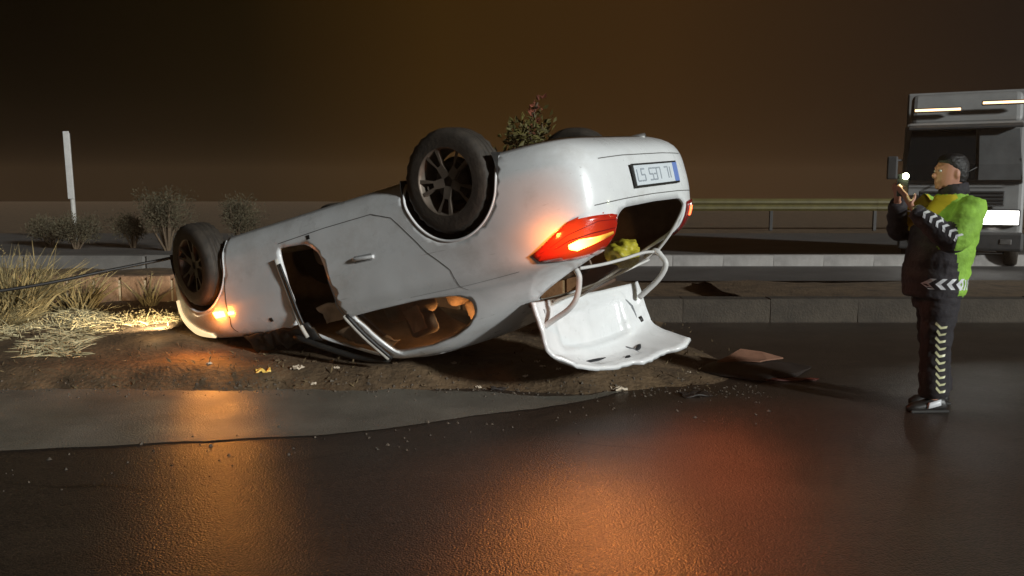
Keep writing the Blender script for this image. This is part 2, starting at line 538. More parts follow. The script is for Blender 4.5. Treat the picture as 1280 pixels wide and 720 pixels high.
# ------------------------------------------------------------------ plants
def leaf_cloud(n, size, fn, rng, aspect=0.45, droop=0.3):
    v, f = [], []
    for i in range(n):
        p, d = fn(rng)
        p = Vector(p); d = Vector(d)
        d = (d + Vector((rng.gauss(0, .55), rng.gauss(0, .55), rng.gauss(0, .4) - droop * 0.3))).normalized()
        s = size * rng.uniform(0.5, 1.5)
        q = d.cross(Vector((rng.gauss(0, 1), rng.gauss(0, 1), rng.gauss(0, 1))))
        if q.length < 1e-4:
            continue
        q.normalize()
        o = len(v)
        bend = d.cross(q) * s * 0.15
        v += [p, p + d * s * 0.5 + q * s * aspect * 0.5 + bend, p + d * s, p + d * s * 0.5 - q * s * aspect * 0.5 + bend]
        f.append((o, o + 1, o + 2, o + 3))
    return v, f

def blade_cloud(n, fn, rng, w=.006):
    """curved dry blades: fn gives base, direction, length"""
    v, f = [], []
    for i in range(n):
        p, d, ln = fn(rng)
        p, d = Vector(p), Vector(d).normalized()
        q = d.cross(Vector((rng.gauss(0, 1), rng.gauss(0, 1), .3))).normalized()
        bend = Vector((d.x, d.y, -abs(d.z) * rng.uniform(.2, 1.2))) * ln * .35 + Vector((rng.gauss(0, .08), rng.gauss(0, .08), 0)) * ln
        ww = w * rng.uniform(.6, 1.5)
        o = len(v)
        for t, k in ((0, 1), (.4, .9), (.75, .6), (1, .1)):
            c = p + d * ln * t + bend * t * t
            v += [c - q * ww * k, c + q * ww * k]
        f += [(o, o + 1, o + 3, o + 2), (o + 2, o + 3, o + 5, o + 4), (o + 4, o + 5, o + 7, o + 6)]
    return v, f

def weed_clump(loc, h, w, n, m, label, group, seed):
    rng = random.Random(seed)
    root = empty("weed_clump", loc); tag(root, label, "weeds", group)
    def fn(r_):
        a = r_.uniform(0, 6.28); rad = w * r_.random() ** .7 * .7
        out = r_.uniform(.15, 1.0) * min(1.6, w / h)
        return (rad * math.cos(a), rad * math.sin(a), -.02), (math.cos(a) * out + r_.gauss(0, .25), math.sin(a) * out + r_.gauss(0, .25), 1), h * r_.uniform(.45, 1.15)
    v, f = blade_cloud(n, fn, rng)
    from_py("blades", v, f, m, root, smooth=False)
    def fl(r_):
        a = r_.uniform(0, 6.28); rad = w * r_.random() ** .5
        return (rad * math.cos(a), rad * math.sin(a), h * r_.uniform(.1, 1.0) * (1 - .4 * rad / w)), (0, 0, .3)
    v, f = leaf_cloud(n // 2, .028, fl, rng, .4)
    from_py("dry_leaves", v, f, m, root, smooth=False)
    return root

def shrub(name, loc, h, w, n, size, mleaf, mstem, label, cat, group, seed, lobes=6, aspect=0.4):
    rng = random.Random(seed)
    root = empty(name, loc)
    tag(root, label, cat, group)
    tips = []
    parts = []
    for i in range(lobes):
        a = rng.uniform(0, 6.28); r = w * rng.uniform(0.1, 0.75)
        tip = Vector((r * math.cos(a), r * math.sin(a), h * rng.uniform(0.55, 1.0)))
        mid = tip * 0.5 + Vector((rng.gauss(0, .05), rng.gauss(0, .05), 0.1)) * h
        parts.append(tube(catmull([(0, 0, -0.1), mid, tip], 4), [0.025 * h * (1 - j / 9.5) + 0.003 for j in range(9)], 5))
        tips.append((mid, tip))
    v, f = merge(parts)
    from_py("stem", v, f, mstem, root)
    def fn(r_):
        m_, t_ = tips[r_.randrange(len(tips))]
        c = m_.lerp(t_, r_.uniform(0.1, 1.05))
        o_ = Vector((r_.gauss(0, 1), r_.gauss(0, 1), r_.gauss(0, .8))).normalized() * w * 0.33 * r_.random() ** 0.6
        p = c + o_
        p.z = max(0.02, p.z)
        return p, o_.normalized() + Vector((0, 0, .35))
    v, f = leaf_cloud(n, size, fn, rng, aspect)
    from_py("foliage", v, f, mleaf, root, smooth=False)
    return root

M_BARK = mat("dry_bark", (0.09, 0.06, 0.035), 0.9, var=0.3)
M_DRYLEAF = mat("dry_grey_green_leaf", (0.045, 0.036, 0.018), 0.8, col2=(0.11, 0.09, 0.048), var=0.4, vscale=2.5)
M_GREENY = mat("yellow_green_leaf", (0.055, 0.047, 0.008), 0.7, col2=(0.11, 0.09, 0.014), var=0.4, vscale=2)
M_RUST = mat("rusty_leaf", (0.16, 0.04, 0.018), 0.8, var=0.35, vscale=2)
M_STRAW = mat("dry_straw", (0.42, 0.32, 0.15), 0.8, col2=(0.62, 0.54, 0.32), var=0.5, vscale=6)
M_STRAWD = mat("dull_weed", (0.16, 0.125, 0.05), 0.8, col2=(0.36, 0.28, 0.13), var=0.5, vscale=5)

GS = "dry shrubs along the far verge"
for i, (x, y, h, w, lab) in enumerate([
        (-14.6, 23.0, 1.25, 0.95, "grey dry shrub at the left edge, left of the white post"),
        (-11.2, 22.6, 0.85, 0.8, "short grey shrub just right of the white marker post"),
        (-9.9, 23.0, 0.95, 0.7, "small thin shrub midway between white post and front wheel"),
        (-8.6, 22.0, 1.45, 0.95, "largest dry shrub, rising just left of the car's front wheel"),
        (-7.1, 23.0, 1.25, 0.9, "dry shrub half hidden behind the car's front wheel"),
        (-12.7, 24.2, 0.75, 0.8, "lowest grey shrub, right at the foot of the white post"),
        (-16.0, 24.5, 1.2, 1.0, "thin dry shrub partly cut by the left edge of the view")]):
    shrub("dry_shrub", (x, y, -0.02), h, w, 4200, 0.060, M_DRYLEAF, M_BARK, lab, "shrub", GS, 40 + i, 12, aspect=0.35)
shrub("leafy_bush", (0.12, 14.2, 0.0), 2.62, 0.72, 3600, 0.10, M_GREENY, M_BARK, "yellow green bush showing above the car between its rear wheels", "bush", None, 70, 14, 0.5)
shrub("rust_bush", (0.42, 15.2, 0.0), 3.15, 0.26, 900, 0.10, M_RUST, M_BARK, "narrow rusty red bush poking above the yellow green bush", "bush", None, 71, 6, 0.55)

GW = "dry weed clumps lit by the car's headlamp"
for i, (x, y, h, w, n, lab) in enumerate([
        (-5.12, 8.9, 0.78, 0.42, 900, "tall straw coloured weed clump at the left edge of the view"),
        (-4.62, 9.3, 0.52, 0.24, 260, "bushy straw weed clump under the black tow cable"),
        (-4.05, 9.78, 0.46, 0.10, 34, "sparse upright weed standing in front of the brown wall"),
        (-5.0, 8.3, 0.28, 0.46, 700, "low tangled weed clump in the left foreground of the verge"),
        (-3.75, 8.65, 0.09, 0.30, 220, "low pale weed patch at the foot of the wall near the wheel"),
        (-4.30, 8.4, 0.12, 0.36, 320, "low pale weed patch between the left clumps and the wheel")]):
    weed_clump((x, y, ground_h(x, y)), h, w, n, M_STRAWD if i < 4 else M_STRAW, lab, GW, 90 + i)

def gfn(r_):
    while True:
        x = r_.uniform(-7.5, -2.4); y = 7.15 + abs(r_.gauss(0, 1.0))
        if y > 10 or (x + 2.95) ** 2 + (y - 7.7) ** 2 < .6: continue
        if noise.noise(Vector((x * 1.7, y * 1.7, 2))) + 0.25 > r_.random() * 0.8:
            return (x, y, ground_h(x, y) - 0.005), (0, 0, 0.35)
rng = random.Random(3)
def gfb(r_):
    p, d = gfn(r_)
    return p, (r_.gauss(0, 1), r_.gauss(0, 1), abs(r_.gauss(0, .35)) + .08), r_.uniform(.05, .17)
v1, f1 = blade_cloud(5200, gfb, rng, .005)
v, f = merge([(v1, f1), leaf_cloud(2600, 0.030, gfn, rng, 0.45)])
o = from_py("dry_grass", v, f, M_STRAW, smooth=False)
tag(o, "dry straw and leaf litter scattered over the headlit verge", "grass", kind="stuff")
def gfn2(r_):
    x = r_.uniform(-8, 2.2); y = r_.uniform(6.5, 9.9)
    return (x, y, ground_h(x, y) - 0.005), (0, 0, 0.5)
v, f = leaf_cloud(2600, 0.05, gfn2, rng, 0.2)
o = from_py("verge_litter", v, f, mat("brown_litter", (0.11, 0.075, 0.035), 0.9, var=0.4), smooth=False)
tag(o, "dull brown grass stubs scattered over the dark soil verge", "grass", kind="stuff")

# gravel along the ragged edges of the shoulder
rg = random.Random(77)
v, f = [], []
for i in range(1500):
    x = rg.uniform(-7, 1.9)
    if rg.random() < .86:
        y = 6.5 + rg.gauss(0, .13)
    else:
        y = 5.5 + .38 * x + rg.gauss(0, .28) + .1 * max(0, -x - 2)
    z = max(ground_h(x, y), .004) if y > 6.3 else .004
    r_ = abs(rg.gauss(0, .006)) + .003
    o = len(v)
    for k in range(4):
        a = k * 1.57 + rg.uniform(-.4, .4)
        v.append((x + r_ * math.cos(a) * rg.uniform(.7, 1.3), y + r_ * math.sin(a) * rg.uniform(.7, 1.3), z - .002))
    v.append((x + rg.gauss(0, .2) * r_, y + rg.gauss(0, .2) * r_, z + r_ * rg.uniform(.5, 1.1)))
    f += [(o, o + 1, o + 4), (o + 1, o + 2, o + 4), (o + 2, o + 3, o + 4), (o + 3, o, o + 4)]
o = from_py("gravel", v, f, mat("grey_brown_gravel", (.085, .066, .048), .8, var=.6, vscale=30), smooth=False)
tag(o, "loose gravel strewn along the edges of the dusty shoulder", "gravel", kind="stuff")

# ------------------------------------------------------------------ the overturned car
# local axes: x forward, y left, z up when upright; rear axle above the origin
RINGS = [(.25,.80,-.66,3.27,7.5),(.30,.855,-.76,3.30,7.5),(.36,.880,-.83,3.34,7.5),(.45,.892,-.865,3.38,7.5),(.55,.897,-.875,3.40,7.5),(.65,.900,-.875,3.40,7.5),
 (.72,.905,-.865,3.39,7.5),(.80,.897,-.85,3.37,7.5),(.88,.888,-.815,3.32,7),(.94,.878,-.76,3.25,6.4),(.98,.868,-.69,3.16,6),(1.00,.858,-.64,3.06,5.7),(1.03,.845,-.575,2.75,5),
 (1.06,.822,-.50,2.28,4.8),(1.12,.785,-.365,2.02,4.6),(1.20,.745,-.18,1.82,4.4),(1.28,.700,.04,1.62,4.2),(1.35,.650,.27,1.46,4.0),(1.40,.600,.43,1.34,3.6),(1.43,.54,.55,1.25,3.2),(1.445,.46,.64,1.18,3.)]
XC = 0.95
def ring(z):
    Q = RINGS
    if z <= Q[0][0]:
        return Q[0][1:]
    if z >= Q[-1][0]:
        return Q[-1][1:]
    for i in range(len(Q) - 1):
        if Q[i][0] <= z <= Q[i + 1][0]:
            break
    q0 = Q[max(i - 1, 0)]; q1 = Q[i]; q2 = Q[i + 1]; q3 = Q[min(i + 2, len(Q) - 1)]
    h = q2[0] - q1[0]; t = (z - q1[0]) / h
    out = []
    for k in range(1, 5):
        m1 = (q2[k] - q0[k]) / (q2[0] - q0[0]); m2 = (q3[k] - q1[k]) / (q3[0] - q1[0])
        out.append((2*t**3-3*t*t+1)*q1[k] + (t**3-2*t*t+t)*h*m1 + (-2*t**3+3*t*t)*q2[k] + (t**3-t*t)*h*m2)
    return out
def skin(phi, z):
    w, xr, xf, n = ring(z)
    c, s = math.cos(phi), math.sin(phi)
    r = (abs(c) ** n + abs(s) ** n) ** (-1.0 / n)
    L = (xf - XC) if c >= 0 else (XC - xr)
    x, y = XC + L * r * c, w * r * s
    # nose tapers a little in plan
    y *= 1 - 0.07 * smooth01(2.5, 3.4, x)
    # waist crease and soft dents from the roll-over
    d = 0.010 * math.exp(-((z - 0.93) / 0.035) ** 2) - 0.008 * math.exp(-((z - 0.42) / 0.06) ** 2)
    d += 0.006 * noise.noise(Vector((x * 1.3, y * 1.3, z * 1.6))) + 0.0012 * noise.noise(Vector((x * 6, y * 6, z * 6)))
    k = math.hypot(x - XC, y) or 1
    return Vector((x, y + math.copysign(d, y) * min(1, abs(y) / .5), z)) + Vector((0, 0, 0))
def phi_of(x, y, z):
    w, xr, xf, n = ring(z)
    L = (xf - XC) if x >= XC else (XC - xr)
    return math.atan2(y / w, (x - XC) / L) % (2 * math.pi)
def phi_side(x, z, sg=-1):
    w, xr, xf, n = ring(z)
    L = (xf - XC) if x >= XC else (XC - xr)
    X = max(-1, min(1, (x - XC) / L))
    Y = (1 - abs(X) ** n) ** (1 / n)
    return math.atan2(sg * Y, X) % (2 * math.pi)
def phi_rear(y, z):
    w, xr, xf, n = ring(z)
    Y = max(-1, min(1, y / w))
    X = (1 - abs(Y) ** n) ** (1 / n)
    return math.atan2(Y, -X) % (2 * math.pi)
# arc-length tables
NP = 1400
A = [0.0]
pp = skin(0, .6)
for i in range(1, NP + 1):
    q = skin(2 * math.pi * i / NP, .6)
    A.append(A[-1] + (q - pp).length); pp = q
ATOT = A[-1]
def a_of(phi):
    t = phi / (2 * math.pi) * NP
    i = min(NP - 1, int(t))
    return A[i] + (A[i + 1] - A[i]) * (t - i)
import bisect
def phi_from_a(a):
    a = a % ATOT
    i = min(NP - 1, max(0, bisect.bisect_right(A, a) - 1))
    return (i + (a - A[i]) / (A[i + 1] - A[i])) / NP * 2 * math.pi
ZN = 600
Z0, Z1 = RINGS[0][0], RINGS[-1][0]
B = [0.0]
rp = ring(Z0)
for i in range(1, ZN + 1):
    z = Z0 + (Z1 - Z0) * i / ZN
    rq = ring(z)
    B.append(B[-1] + math.sqrt(((Z1 - Z0) / ZN) ** 2 + (rq[0] - rp[0]) ** 2 + (.45 * (rq[2] - rp[2])) ** 2)); rp = rq
BTOT = B[-1]
def b_of(z):
    if z < Z0:
        return z - Z0
    t = (z - Z0) / (Z1 - Z0) * ZN
    i = min(ZN - 1, int(t))
    return B[i] + (B[i + 1] - B[i]) * (t - i)
def z_from_b(b):
    b = min(max(b, 0), BTOT)
    i = min(ZN - 1, max(0, bisect.bisect_right(B, b) - 1))
    return Z0 + (Z1 - Z0) * (i + (b - B[i]) / (B[i + 1] - B[i])) / ZN
def on_skin(a, b, off=0.0):
    p = skin(phi_from_a(a), z_from_b(b))
    if off:
        e = 0.004
        da = skin(phi_from_a(a + e), z_from_b(b)) - skin(phi_from_a(a - e), z_from_b(b))
        db = skin(phi_from_a(a), z_from_b(b + e)) - skin(phi_from_a(a), z_from_b(b - e))
        n = da.cross(db)
        if n.length > 1e-12:
            n.normalize()
            if n.dot(p - Vector((XC, 0, .8))) < 0:
                n = -n
            p = p + n * off
    return p
def densify(pts, closed=True, step=0.03):
    out = []
    n = len(pts)
    for i in range(n if closed else n - 1):
        p, q = Vector(pts[i]), Vector(pts[(i + 1) % n])
        k = max(1, int((q - p).length / step))
        for j in range(k):
            out.append(p.lerp(q, j / k))
    if not closed:
        out.append(Vector(pts[-1]))
    return out
def round_poly(pts, r=0.04):
    """round the corners of a closed polygon"""
    out = []
    n = len(pts)
    for i in range(n):
        p, c, q = Vector(pts[i - 1]), Vector(pts[i]), Vector(pts[(i + 1) % n])
        a = c + (p - c).normalized() * min(r, (p - c).length * .4)
        b = c + (q - c).normalized() * min(r, (q - c).length * .4)
        for t in (0, .33, .67, 1):
            out.append((a.lerp(c, t)).lerp(c.lerp(b, t), t))
    return out
def side_ab(pts, sg=-1):
    return [Vector((a_of(phi_side(x, z, sg)), b_of(z))) for x, z in pts]
def rear_ab(pts):
    return [Vector((a_of(phi_rear(y, z)), b_of(z))) for y, z in pts]
def xyz_ab(pts):
    q = [Vector((a_of(phi_of(x, y, z)), b_of(z))) for x, y, z in pts]
    if max(p.x for p in q) - min(p.x for p in q) > ATOT / 2:      # straddles the nose, where a wraps
        for p in q:
            if p.x > ATOT / 2:
                p.x -= ATOT
    return q

def cdt_sheet(domain, holes, step, off=0.0, margin=0.35):
    """triangulate a polygon of the skin (domain in a,b) minus holes; returns 3-D verts, faces"""
    loops = [domain] + holes
    pts, edges = [], []
    for lp in loops:
        o = len(pts)
        pts += [Vector((p[0], p[1])) for p in lp]
        edges += [(o + i, o + (i + 1) % len(lp)) for i in range(len(lp))]
    x0 = min(p[0] for p in domain); x1 = max(p[0] for p in domain)
    y0 = min(p[1] for p in domain); y1 = max(p[1] for p in domain)
    cells = {}
    for p in pts:
        cells.setdefault((int(p.x / step), int(p.y / step)), []).append(p)
    grid = []
    nx_ = max(2, int((x1 - x0) / step)); ny_ = max(2, int((y1 - y0) / step))
    for i in range(1, nx_):
        for j in range(1, ny_):
            g = Vector((x0 + (x1 - x0) * i / nx_, y0 + (y1 - y0) * j / ny_))
            ci, cj = int(g.x / step), int(g.y / step)
            bad = False
            for di in (-1, 0, 1):
                for dj in (-1, 0, 1):
                    for p in cells.get((ci + di, cj + dj), ()):
                        if (p - g).length < step * margin:
                            bad = True
            if not bad:
                grid.append(g)
    allp = pts + grid
    rv, re, rf, _, _, _ = geometry.delaunay_2d_cdt(allp, edges, [], 0, 1e-5)
    bbs = [(min(p[0] for p in h), max(p[0] for p in h), min(p[1] for p in h), max(p[1] for p in h), [(p[0], p[1]) for p in h]) for h in holes]
    dom = [(p[0], p[1]) for p in domain]
    fs = []
    for t in rf:
        c = sum((rv[i] for i in t), Vector((0, 0))) / len(t)
        if not pip(c, dom):
            continue
        if any(b[0] < c.x < b[1] and b[2] < c.y < b[3] and pip(c, b[4]) for b in bbs):
            continue
        fs.append(tuple(t))
    used = sorted({i for t in fs for i in t})
    mp_ = {k: i for i, k in enumerate(used)}
    V = [on_skin(rv[k].x, rv[k].y, off) for k in used]
    F = []
    for t in fs:
        t = tuple(mp_[i] for i in t)
        n = (V[t[1]] - V[t[0]]).cross(V[t[2]] - V[t[0]])
        ctr = (V[t[0]] + V[t[1]] + V[t[2]]) / 3
        ref = ctr - Vector((min(max(ctr.x, 0.3), 2.6), 0, .75))
        if n.dot(ref) < 0:
            t = t[::-1]
        F.append(t)
    return V, F

def patch(name, outline_ab, off, m, parent, thick=0.0, step=0.03, r=0.0):
    lp = densify(outline_ab, True, step)
    V, F = cdt_sheet(lp, [], step, off)
    ob = from_py(name, V, F, m, parent)
    if thick:
        md = ob.modifiers.new("solid", 'SOLIDIFY'); md.thickness = thick; md.offset = -1
    return ob
def seam(name, line_ab, width, off, m, parent):
    ln = densify(line_ab, False, 0.03)
    V, F = [], []
    for i, p in enumerate(ln):
        t = (ln[min(i + 1, len(ln) - 1)] - ln[max(i - 1, 0)]).normalized()
        nn = Vector((-t.y, t.x)) * width / 2
        V += [on_skin(p.x - nn.x, p.y - nn.y, off), on_skin(p.x + nn.x, p.y + nn.y, off)]
    for i in range(len(ln) - 1):
        F.append((2 * i, 2 * i + 1, 2 * i + 3, 2 * i + 2))
    return from_py(name, V, F, m, parent)

car = empty("overturned_car", (0, 0, 0))
tag(car, "white hatchback car lying upside down on its roof with tailgate hanging open", "car")
CS = 1.06
T0 = Vector((0.0637225693872435, 6.271470843194319, 1.9504894957426644))
T1 = Vector((0, 0, 1.5)) + (T0 - Vector((0, 0, 1.5))) * CS
RC = Matrix.Rotation(2.544734377744766, 4, 'Z') @ Matrix.Rotation(0.22742804095010888, 4, 'Y') @ Matrix.Rotation(3.0822601242064995, 4, 'X')
car.matrix_world = Matrix.Translation(T1) @ RC @ Matrix.Scale(CS, 4)
CARM = car.matrix_world.copy()

def arch(cx, cz, r, sg, zb=0.2):
    p = [(cx - r, zb)]
    for i in range(0, 61):
        a = math.pi * (1 - i / 60)
        p.append((cx + r * math.cos(a), cz + r * math.sin(a)))
    p.append((cx + r, zb))
    return side_ab(p, sg)
def smooth_closed(pts, per=4):
    n = len(pts); P = [Vector(p) for p in pts]; out = []
    for i in range(n):
        p0, p1, p2, p3 = P[i - 1], P[i], P[(i + 1) % n], P[(i + 2) % n]
        for j in range(per):
            t = j / per
            out.append(0.5 * ((2*p1) + (p2-p0)*t + (2*p0-5*p1+4*p2-p3)*t*t + (3*p1-p0-3*p2+p3)*t**3))
    return out
WIN = [(1.20, 1.045), (.88, 1.035), (.52, 1.03), (.25, 1.05), (.165, 1.10), (.20, 1.19), (.33, 1.28), (.50, 1.34), (.72, 1.375), (.95, 1.385), (1.04, 1.385)]
WINF = [(1.27, 1.05), (1.80, 1.055), (1.70, 1.16), (1.50, 1.28), (1.30, 1.375), (1.11, 1.385)]
DOOR = [(1.72, .445), (1.42, .47), (1.31, .55), (1.275, .70), (1.265, .85), (1.25, .95), (1.235, 1.04), (1.09, 1.385), (1.24, 1.385),
        (1.44, 1.30), (1.64, 1.19), (1.76, 1.09), (1.74, 1.0), (1.68, .86), (1.70, .65)]
WIN_S = [Vector(p) for p in round_poly(WIN, .05)]
HATCH = [(-.44, .742), (0, .735), (.44, .742), (.53, .79), (.52, .95), (.55, 1.10), (.52, 1.19), (.38, 1.222), (0, 1.232), (-.38, 1.222), (-.52, 1.19), (-.55, 1.10), (-.52, .95), (-.53, .79)]
hatch_ab = densify(rear_ab([tuple(p) for p in round_poly(HATCH, .05)]), True, .018)
holes = [arch(.075, .335, .375, -1), arch(.075, .335, .375, 1), arch(2.755, .365, .405, -1), arch(2.755, .365, .405, 1),
         densify(side_ab([tuple(p) for p in WIN_S]), True, .018), densify(side_ab([tuple(p) for p in round_poly(DOOR, .05)]), True, .018),
         densify(side_ab([tuple(p) for p in WIN_S], 1), True, .03), densify(side_ab([tuple(p) for p in round_poly(WINF, .05)], 1), True, .03), hatch_ab]
dom = densify([Vector((0, 0)), Vector((ATOT, 0)), Vector((ATOT, BTOT)), Vector((0, BTOT))], True, .045)
V, F = cdt_sheet(dom, holes, .036, 0.0, .62)
# roof cap
nr = 64
o0 = len(V)
rings_c = []
for k, (sc_, dz) in enumerate([(1, 0), (.9, .006), (.6, .013), (.25, .016)]):
    row = []
    for i in range(nr):
        p = skin(2 * math.pi * i / nr, Z1)
        c0 = Vector((.9, 0, Z1))
        V.append(c0 + (p - c0) * sc_ + Vector((0, 0, dz + 0.012 * noise.noise(Vector((p.x * 3 * sc_, p.y * 3 * sc_, 1)))) * 1 if k else (0, 0, 0)))
        row.append(len(V) - 1)
    rings_c.append(row)
for k in range(3):
    for i in range(nr):
        j = (i + 1) % nr
        F.append((rings_c[k][i], rings_c[k][j], rings_c[k + 1][j], rings_c[k + 1][i]))
F.append(tuple(rings_c[3]))
body = from_py("body", V, F, [M_WHITE, M_TRIM], car)
bm = bmesh.new(); bm.from_mesh(body.data)
bmesh.ops.remove_doubles(bm, verts=bm.verts, dist=0.002)
bm.to_mesh(body.data); bm.free()
body.data.polygons.foreach_set("use_smooth", [True] * len(body.data.polygons))
md = body.modifiers.new("solid", 'SOLIDIFY'); md.thickness = 0.022; md.offset = -1; md.material_offset = 1; md.material_offset_rim = 0
body["label"] = "scratched white body shell"

# floor pan
fp = [skin(2 * math.pi * i / 64, .27) for i in range(64)]
v = [Vector((p.x * .97 + .03, p.y * .95, .285)) for p in fp] + [Vector((p.x * .97 + .03, p.y * .95, .26)) for p in fp]
f = [tuple(range(64)), tuple(range(127, 63, -1))] + [(i, (i + 1) % 64, 64 + (i + 1) % 64, 64 + i) for i in range(64)]
# cut the wheel wells out of the floor by keeping it narrower there
for p in v:
    for cx in (.075, 2.755):
        if abs(p.x - cx) < .45:
            p.y = math.copysign(min(abs(p.y), .60), p.y)
from_py("floor_pan", v, f, M_BLACKPL, car, smooth=False)
# exhaust and axle beams on the underside
vv, ff = merge([tube([(.08, -.6, .34), (.08, .6, .34)], .04, 8), tube([(2.75, -.6, .36), (2.75, .6, .36)], .04, 8), tube([(2.0, .1, .24), (.6, .1, .24), (-.2, .35, .25), (-.7, .45, .27)], .03, 8)])
from_py("axle_and_exhaust", vv, ff, M_METAL, car)

for cx, r in ((.075, .385), (2.755, .415)):
    for sg in (-1, 1):
        pv, pf = [], []
        for i in range(25):
            a = -0.25 + (math.pi + .5) * i / 24
            for yy in ((.885 if cx < 1 else .78), .60):
                pv.append(Vector((cx + r * math.cos(a), sg * yy, .34 + r * math.sin(a))))
        for i in range(24):
            pf.append((2 * i, 2 * i + 1, 2 * i + 3, 2 * i + 2))
        pf.append(tuple(2 * i + 1 for i in range(25)))
        from_py("wheel_liner", pv, pf, M_BLACKPL, car, smooth=False)

for cx, cz, r, sg in ((.075, .335, .375, -1), (.075, .335, .375, 1), (2.755, .365, .405, -1), (2.755, .365, .405, 1)):
    ab = arch(cx, cz, r, sg, .27)
    v, f = tube([on_skin(p.x, p.y, -.004) for p in ab], .010, 6)
    from_py("wheel_arch_lip", v, f, M_WHITE, car)

# ---- wheels
def make_wheel(cx, sg, steer, rim_m):
    w = 0.105
    y0 = sg * .79
    tp = [(.215, w), (.255, w * 1.02), (.300, w), (.325, w * .86), (.334, w * .6)]
    for g in (.42, .0, -.42):
        tp += [(.335, w * (g + .07)), (.326, w * (g + .05)), (.326, w * (g - .05)), (.335, w * (g - .07))]
    tp += [(.334, -w * .6), (.325, -w * .86), (.300, -w), (.255, -w * 1.02), (.215, -w)]
    v_, f_ = lathe(tp, 56)
    # shoulder tread blocks: lift alternate rows a little
    k = len(tp)
    for j in range(56):
        if j % 2:
            for i in (3, 4, k - 5, k - 4):
                p = v_[j * k + i]
                p.x *= .972; p.z *= .972
    hubv, hubf = lathe([(0, .055), (.05, .055), (.055, .05), (.12, .03), (.125, -.05), (0, -.05)], 24)
    hub = from_py("wheel", [Vector((p.x, p.y * sg, p.z)) for p in hubv], hubf, M_DARKALLOY, car)
    hub.location = (cx, y0, .335)
    hub.rotation_euler = (0, .3 if cx < 1 else 1.0, steer)
    from_py("tyre", [Vector((p.x, p.y * sg, p.z)) for p in v_], f_, M_RUBBER, hub)
    rp = [(.217, .098), (.222, .104), (.212, .100), (.204, .085), (.196, .02), (.196, -.09), (.215, -.1)]
    rv_, rf_ = lathe(rp, 48)
    from_py("rim", [Vector((p.x, p.y * sg, p.z)) for p in rv_], rf_, rim_m, hub)
    # disc behind the spokes
    dv, df = lathe([(0, -.01), (.15, -.01), (.155, -.02), (0, -.03)], 28)
    from_py("brake_disc", [Vector((p.x, p.y * sg, p.z)) for p in dv], df, M_BLACKPL, hub)
    for s in range(5):
        bm = bmesh.new()
        a = 2 * math.pi * s / 5 + .3
        # dark Y-shaped spoke with raised edge
        prof = [(.03, .030), (.11, .026), (.16, .044), (.208, .060)]
        vs = []
        for rr, hw in prof:
            yy = sg * (.062 + .03 * (rr / .2) ** 1.0)
            vs.append([bm.verts.new((rr, yy, q)) for q in (-hw, -hw * .55, hw * .55, hw)])
            vs.append([bm.verts.new((rr, yy - sg * .03, q)) for q in (-hw, -hw * .55, hw * .55, hw)])
        for i in range(3):
            for c in (0, 2) if i >= 1 else (0, 1, 2):
                bm.faces.new((vs[2 * i][c], vs[2 * i][c + 1], vs[2 * i + 2][c + 1], vs[2 * i + 2][c]))
            bm.faces.new((vs[2 * i][0], vs[2 * i + 1][0], vs[2 * i + 3][0], vs[2 * i + 2][0]))
            bm.faces.new((vs[2 * i][3], vs[2 * i + 1][3], vs[2 * i + 3][3], vs[2 * i + 2][3]))
        bmesh.ops.rotate(bm, verts=bm.verts, matrix=Matrix.Rotation(-a, 3, 'Y'))
        from_bm("spoke", bm, rim_m, hub)
    return hub
make_wheel(.085, -1, 0, M_ALLOY)
make_wheel(.085, 1, 0, M_ALLOY)
fw_ = make_wheel(2.755, -1, math.radians(12), M_DARKALLOY)
fw_.location.z = .385
make_wheel(2.755, 1, math.radians(10), M_DARKALLOY)

# ---- lamps
TAIL = [(-.37, -.83, .905), (-.46, -.83, .86), (-.56, -.83, .81), (-.66, -.81, .758), (-.77, -.73, .757), (-.84, -.60, .765), (-.845, -.545, .775), (-.82, -.545, .88), (-.76, -.56, .945), (-.66, -.66, .975), (-.51, -.75, .965), (-.42, -.82, .945)]
HOT = [(-.61, -.79, .885), (-.68, -.765, .868), (-.76, -.69, .872), (-.825, -.575, .862), (-.82, -.565, .875), (-.73, -.68, .905), (-.64, -.745, .925), (-.60, -.775, .91)]
for sg in (1, -1):
    tl = patch("tail_light", xyz_ab([(x, y * sg, z) for x, y, z in TAIL]), .016, M_REDLENS if sg == 1 else M_DARKLENS, car, .02, .025)
    tl["label"] = "lit wrap-round tail lamp with a blazing amber bar" if sg == 1 else "far tail lamp with a small red glow"
    if sg == 1:
        seam("lens_divider", xyz_ab([(-.50, -.80, .895), (-.62, -.79, .862), (-.74, -.72, .848), (-.84, -.56, .845)]), .006, .0175, M_DARKLENS, tl)
        seam("lens_divider", xyz_ab([(-.44, -.83, .905), (-.60, -.79, .83), (-.78, -.70, .79), (-.842, -.56, .80)]), .004, .0175, M_DARKLENS, tl)
        patch("reverse_lens", xyz_ab([(-.76, -.61, .945), (-.70, -.66, .962), (-.735, -.60, .975), (-.775, -.555, .955)]), .019, mat("pinkish_clear_lens", (.55, .40, .36), .25, coat=.5), tl, .004, .02)
        lamp_falloff(M_HOT, (-.66, .765 * -1, .885), .21, 34); patch("amber_bar", xyz_ab(HOT), .020, M_HOT, tl, .006, .02)
    else:
        patch("red_glow", xyz_ab([(-.83, .60, .80), (-.80, .70, .80), (-.80, .70, .86), (-.82, .60, .86)]), .020, M_REDHOT, tl, .006, .02)
ind = patch("side_indicator", side_ab([(2.62, .790), (2.49, .800), (2.485, .842), (2.60, .842)]), .012, M_HOT2, car, .012, .02)
ind["label"] = "blazing amber side indicator"
patch("side_indicator", side_ab([(2.435, .815), (2.37, .82), (2.37, .84), (2.43, .84)]), .012, M_HOT2, car, .012, .02)["label"] = "second smaller amber glow"
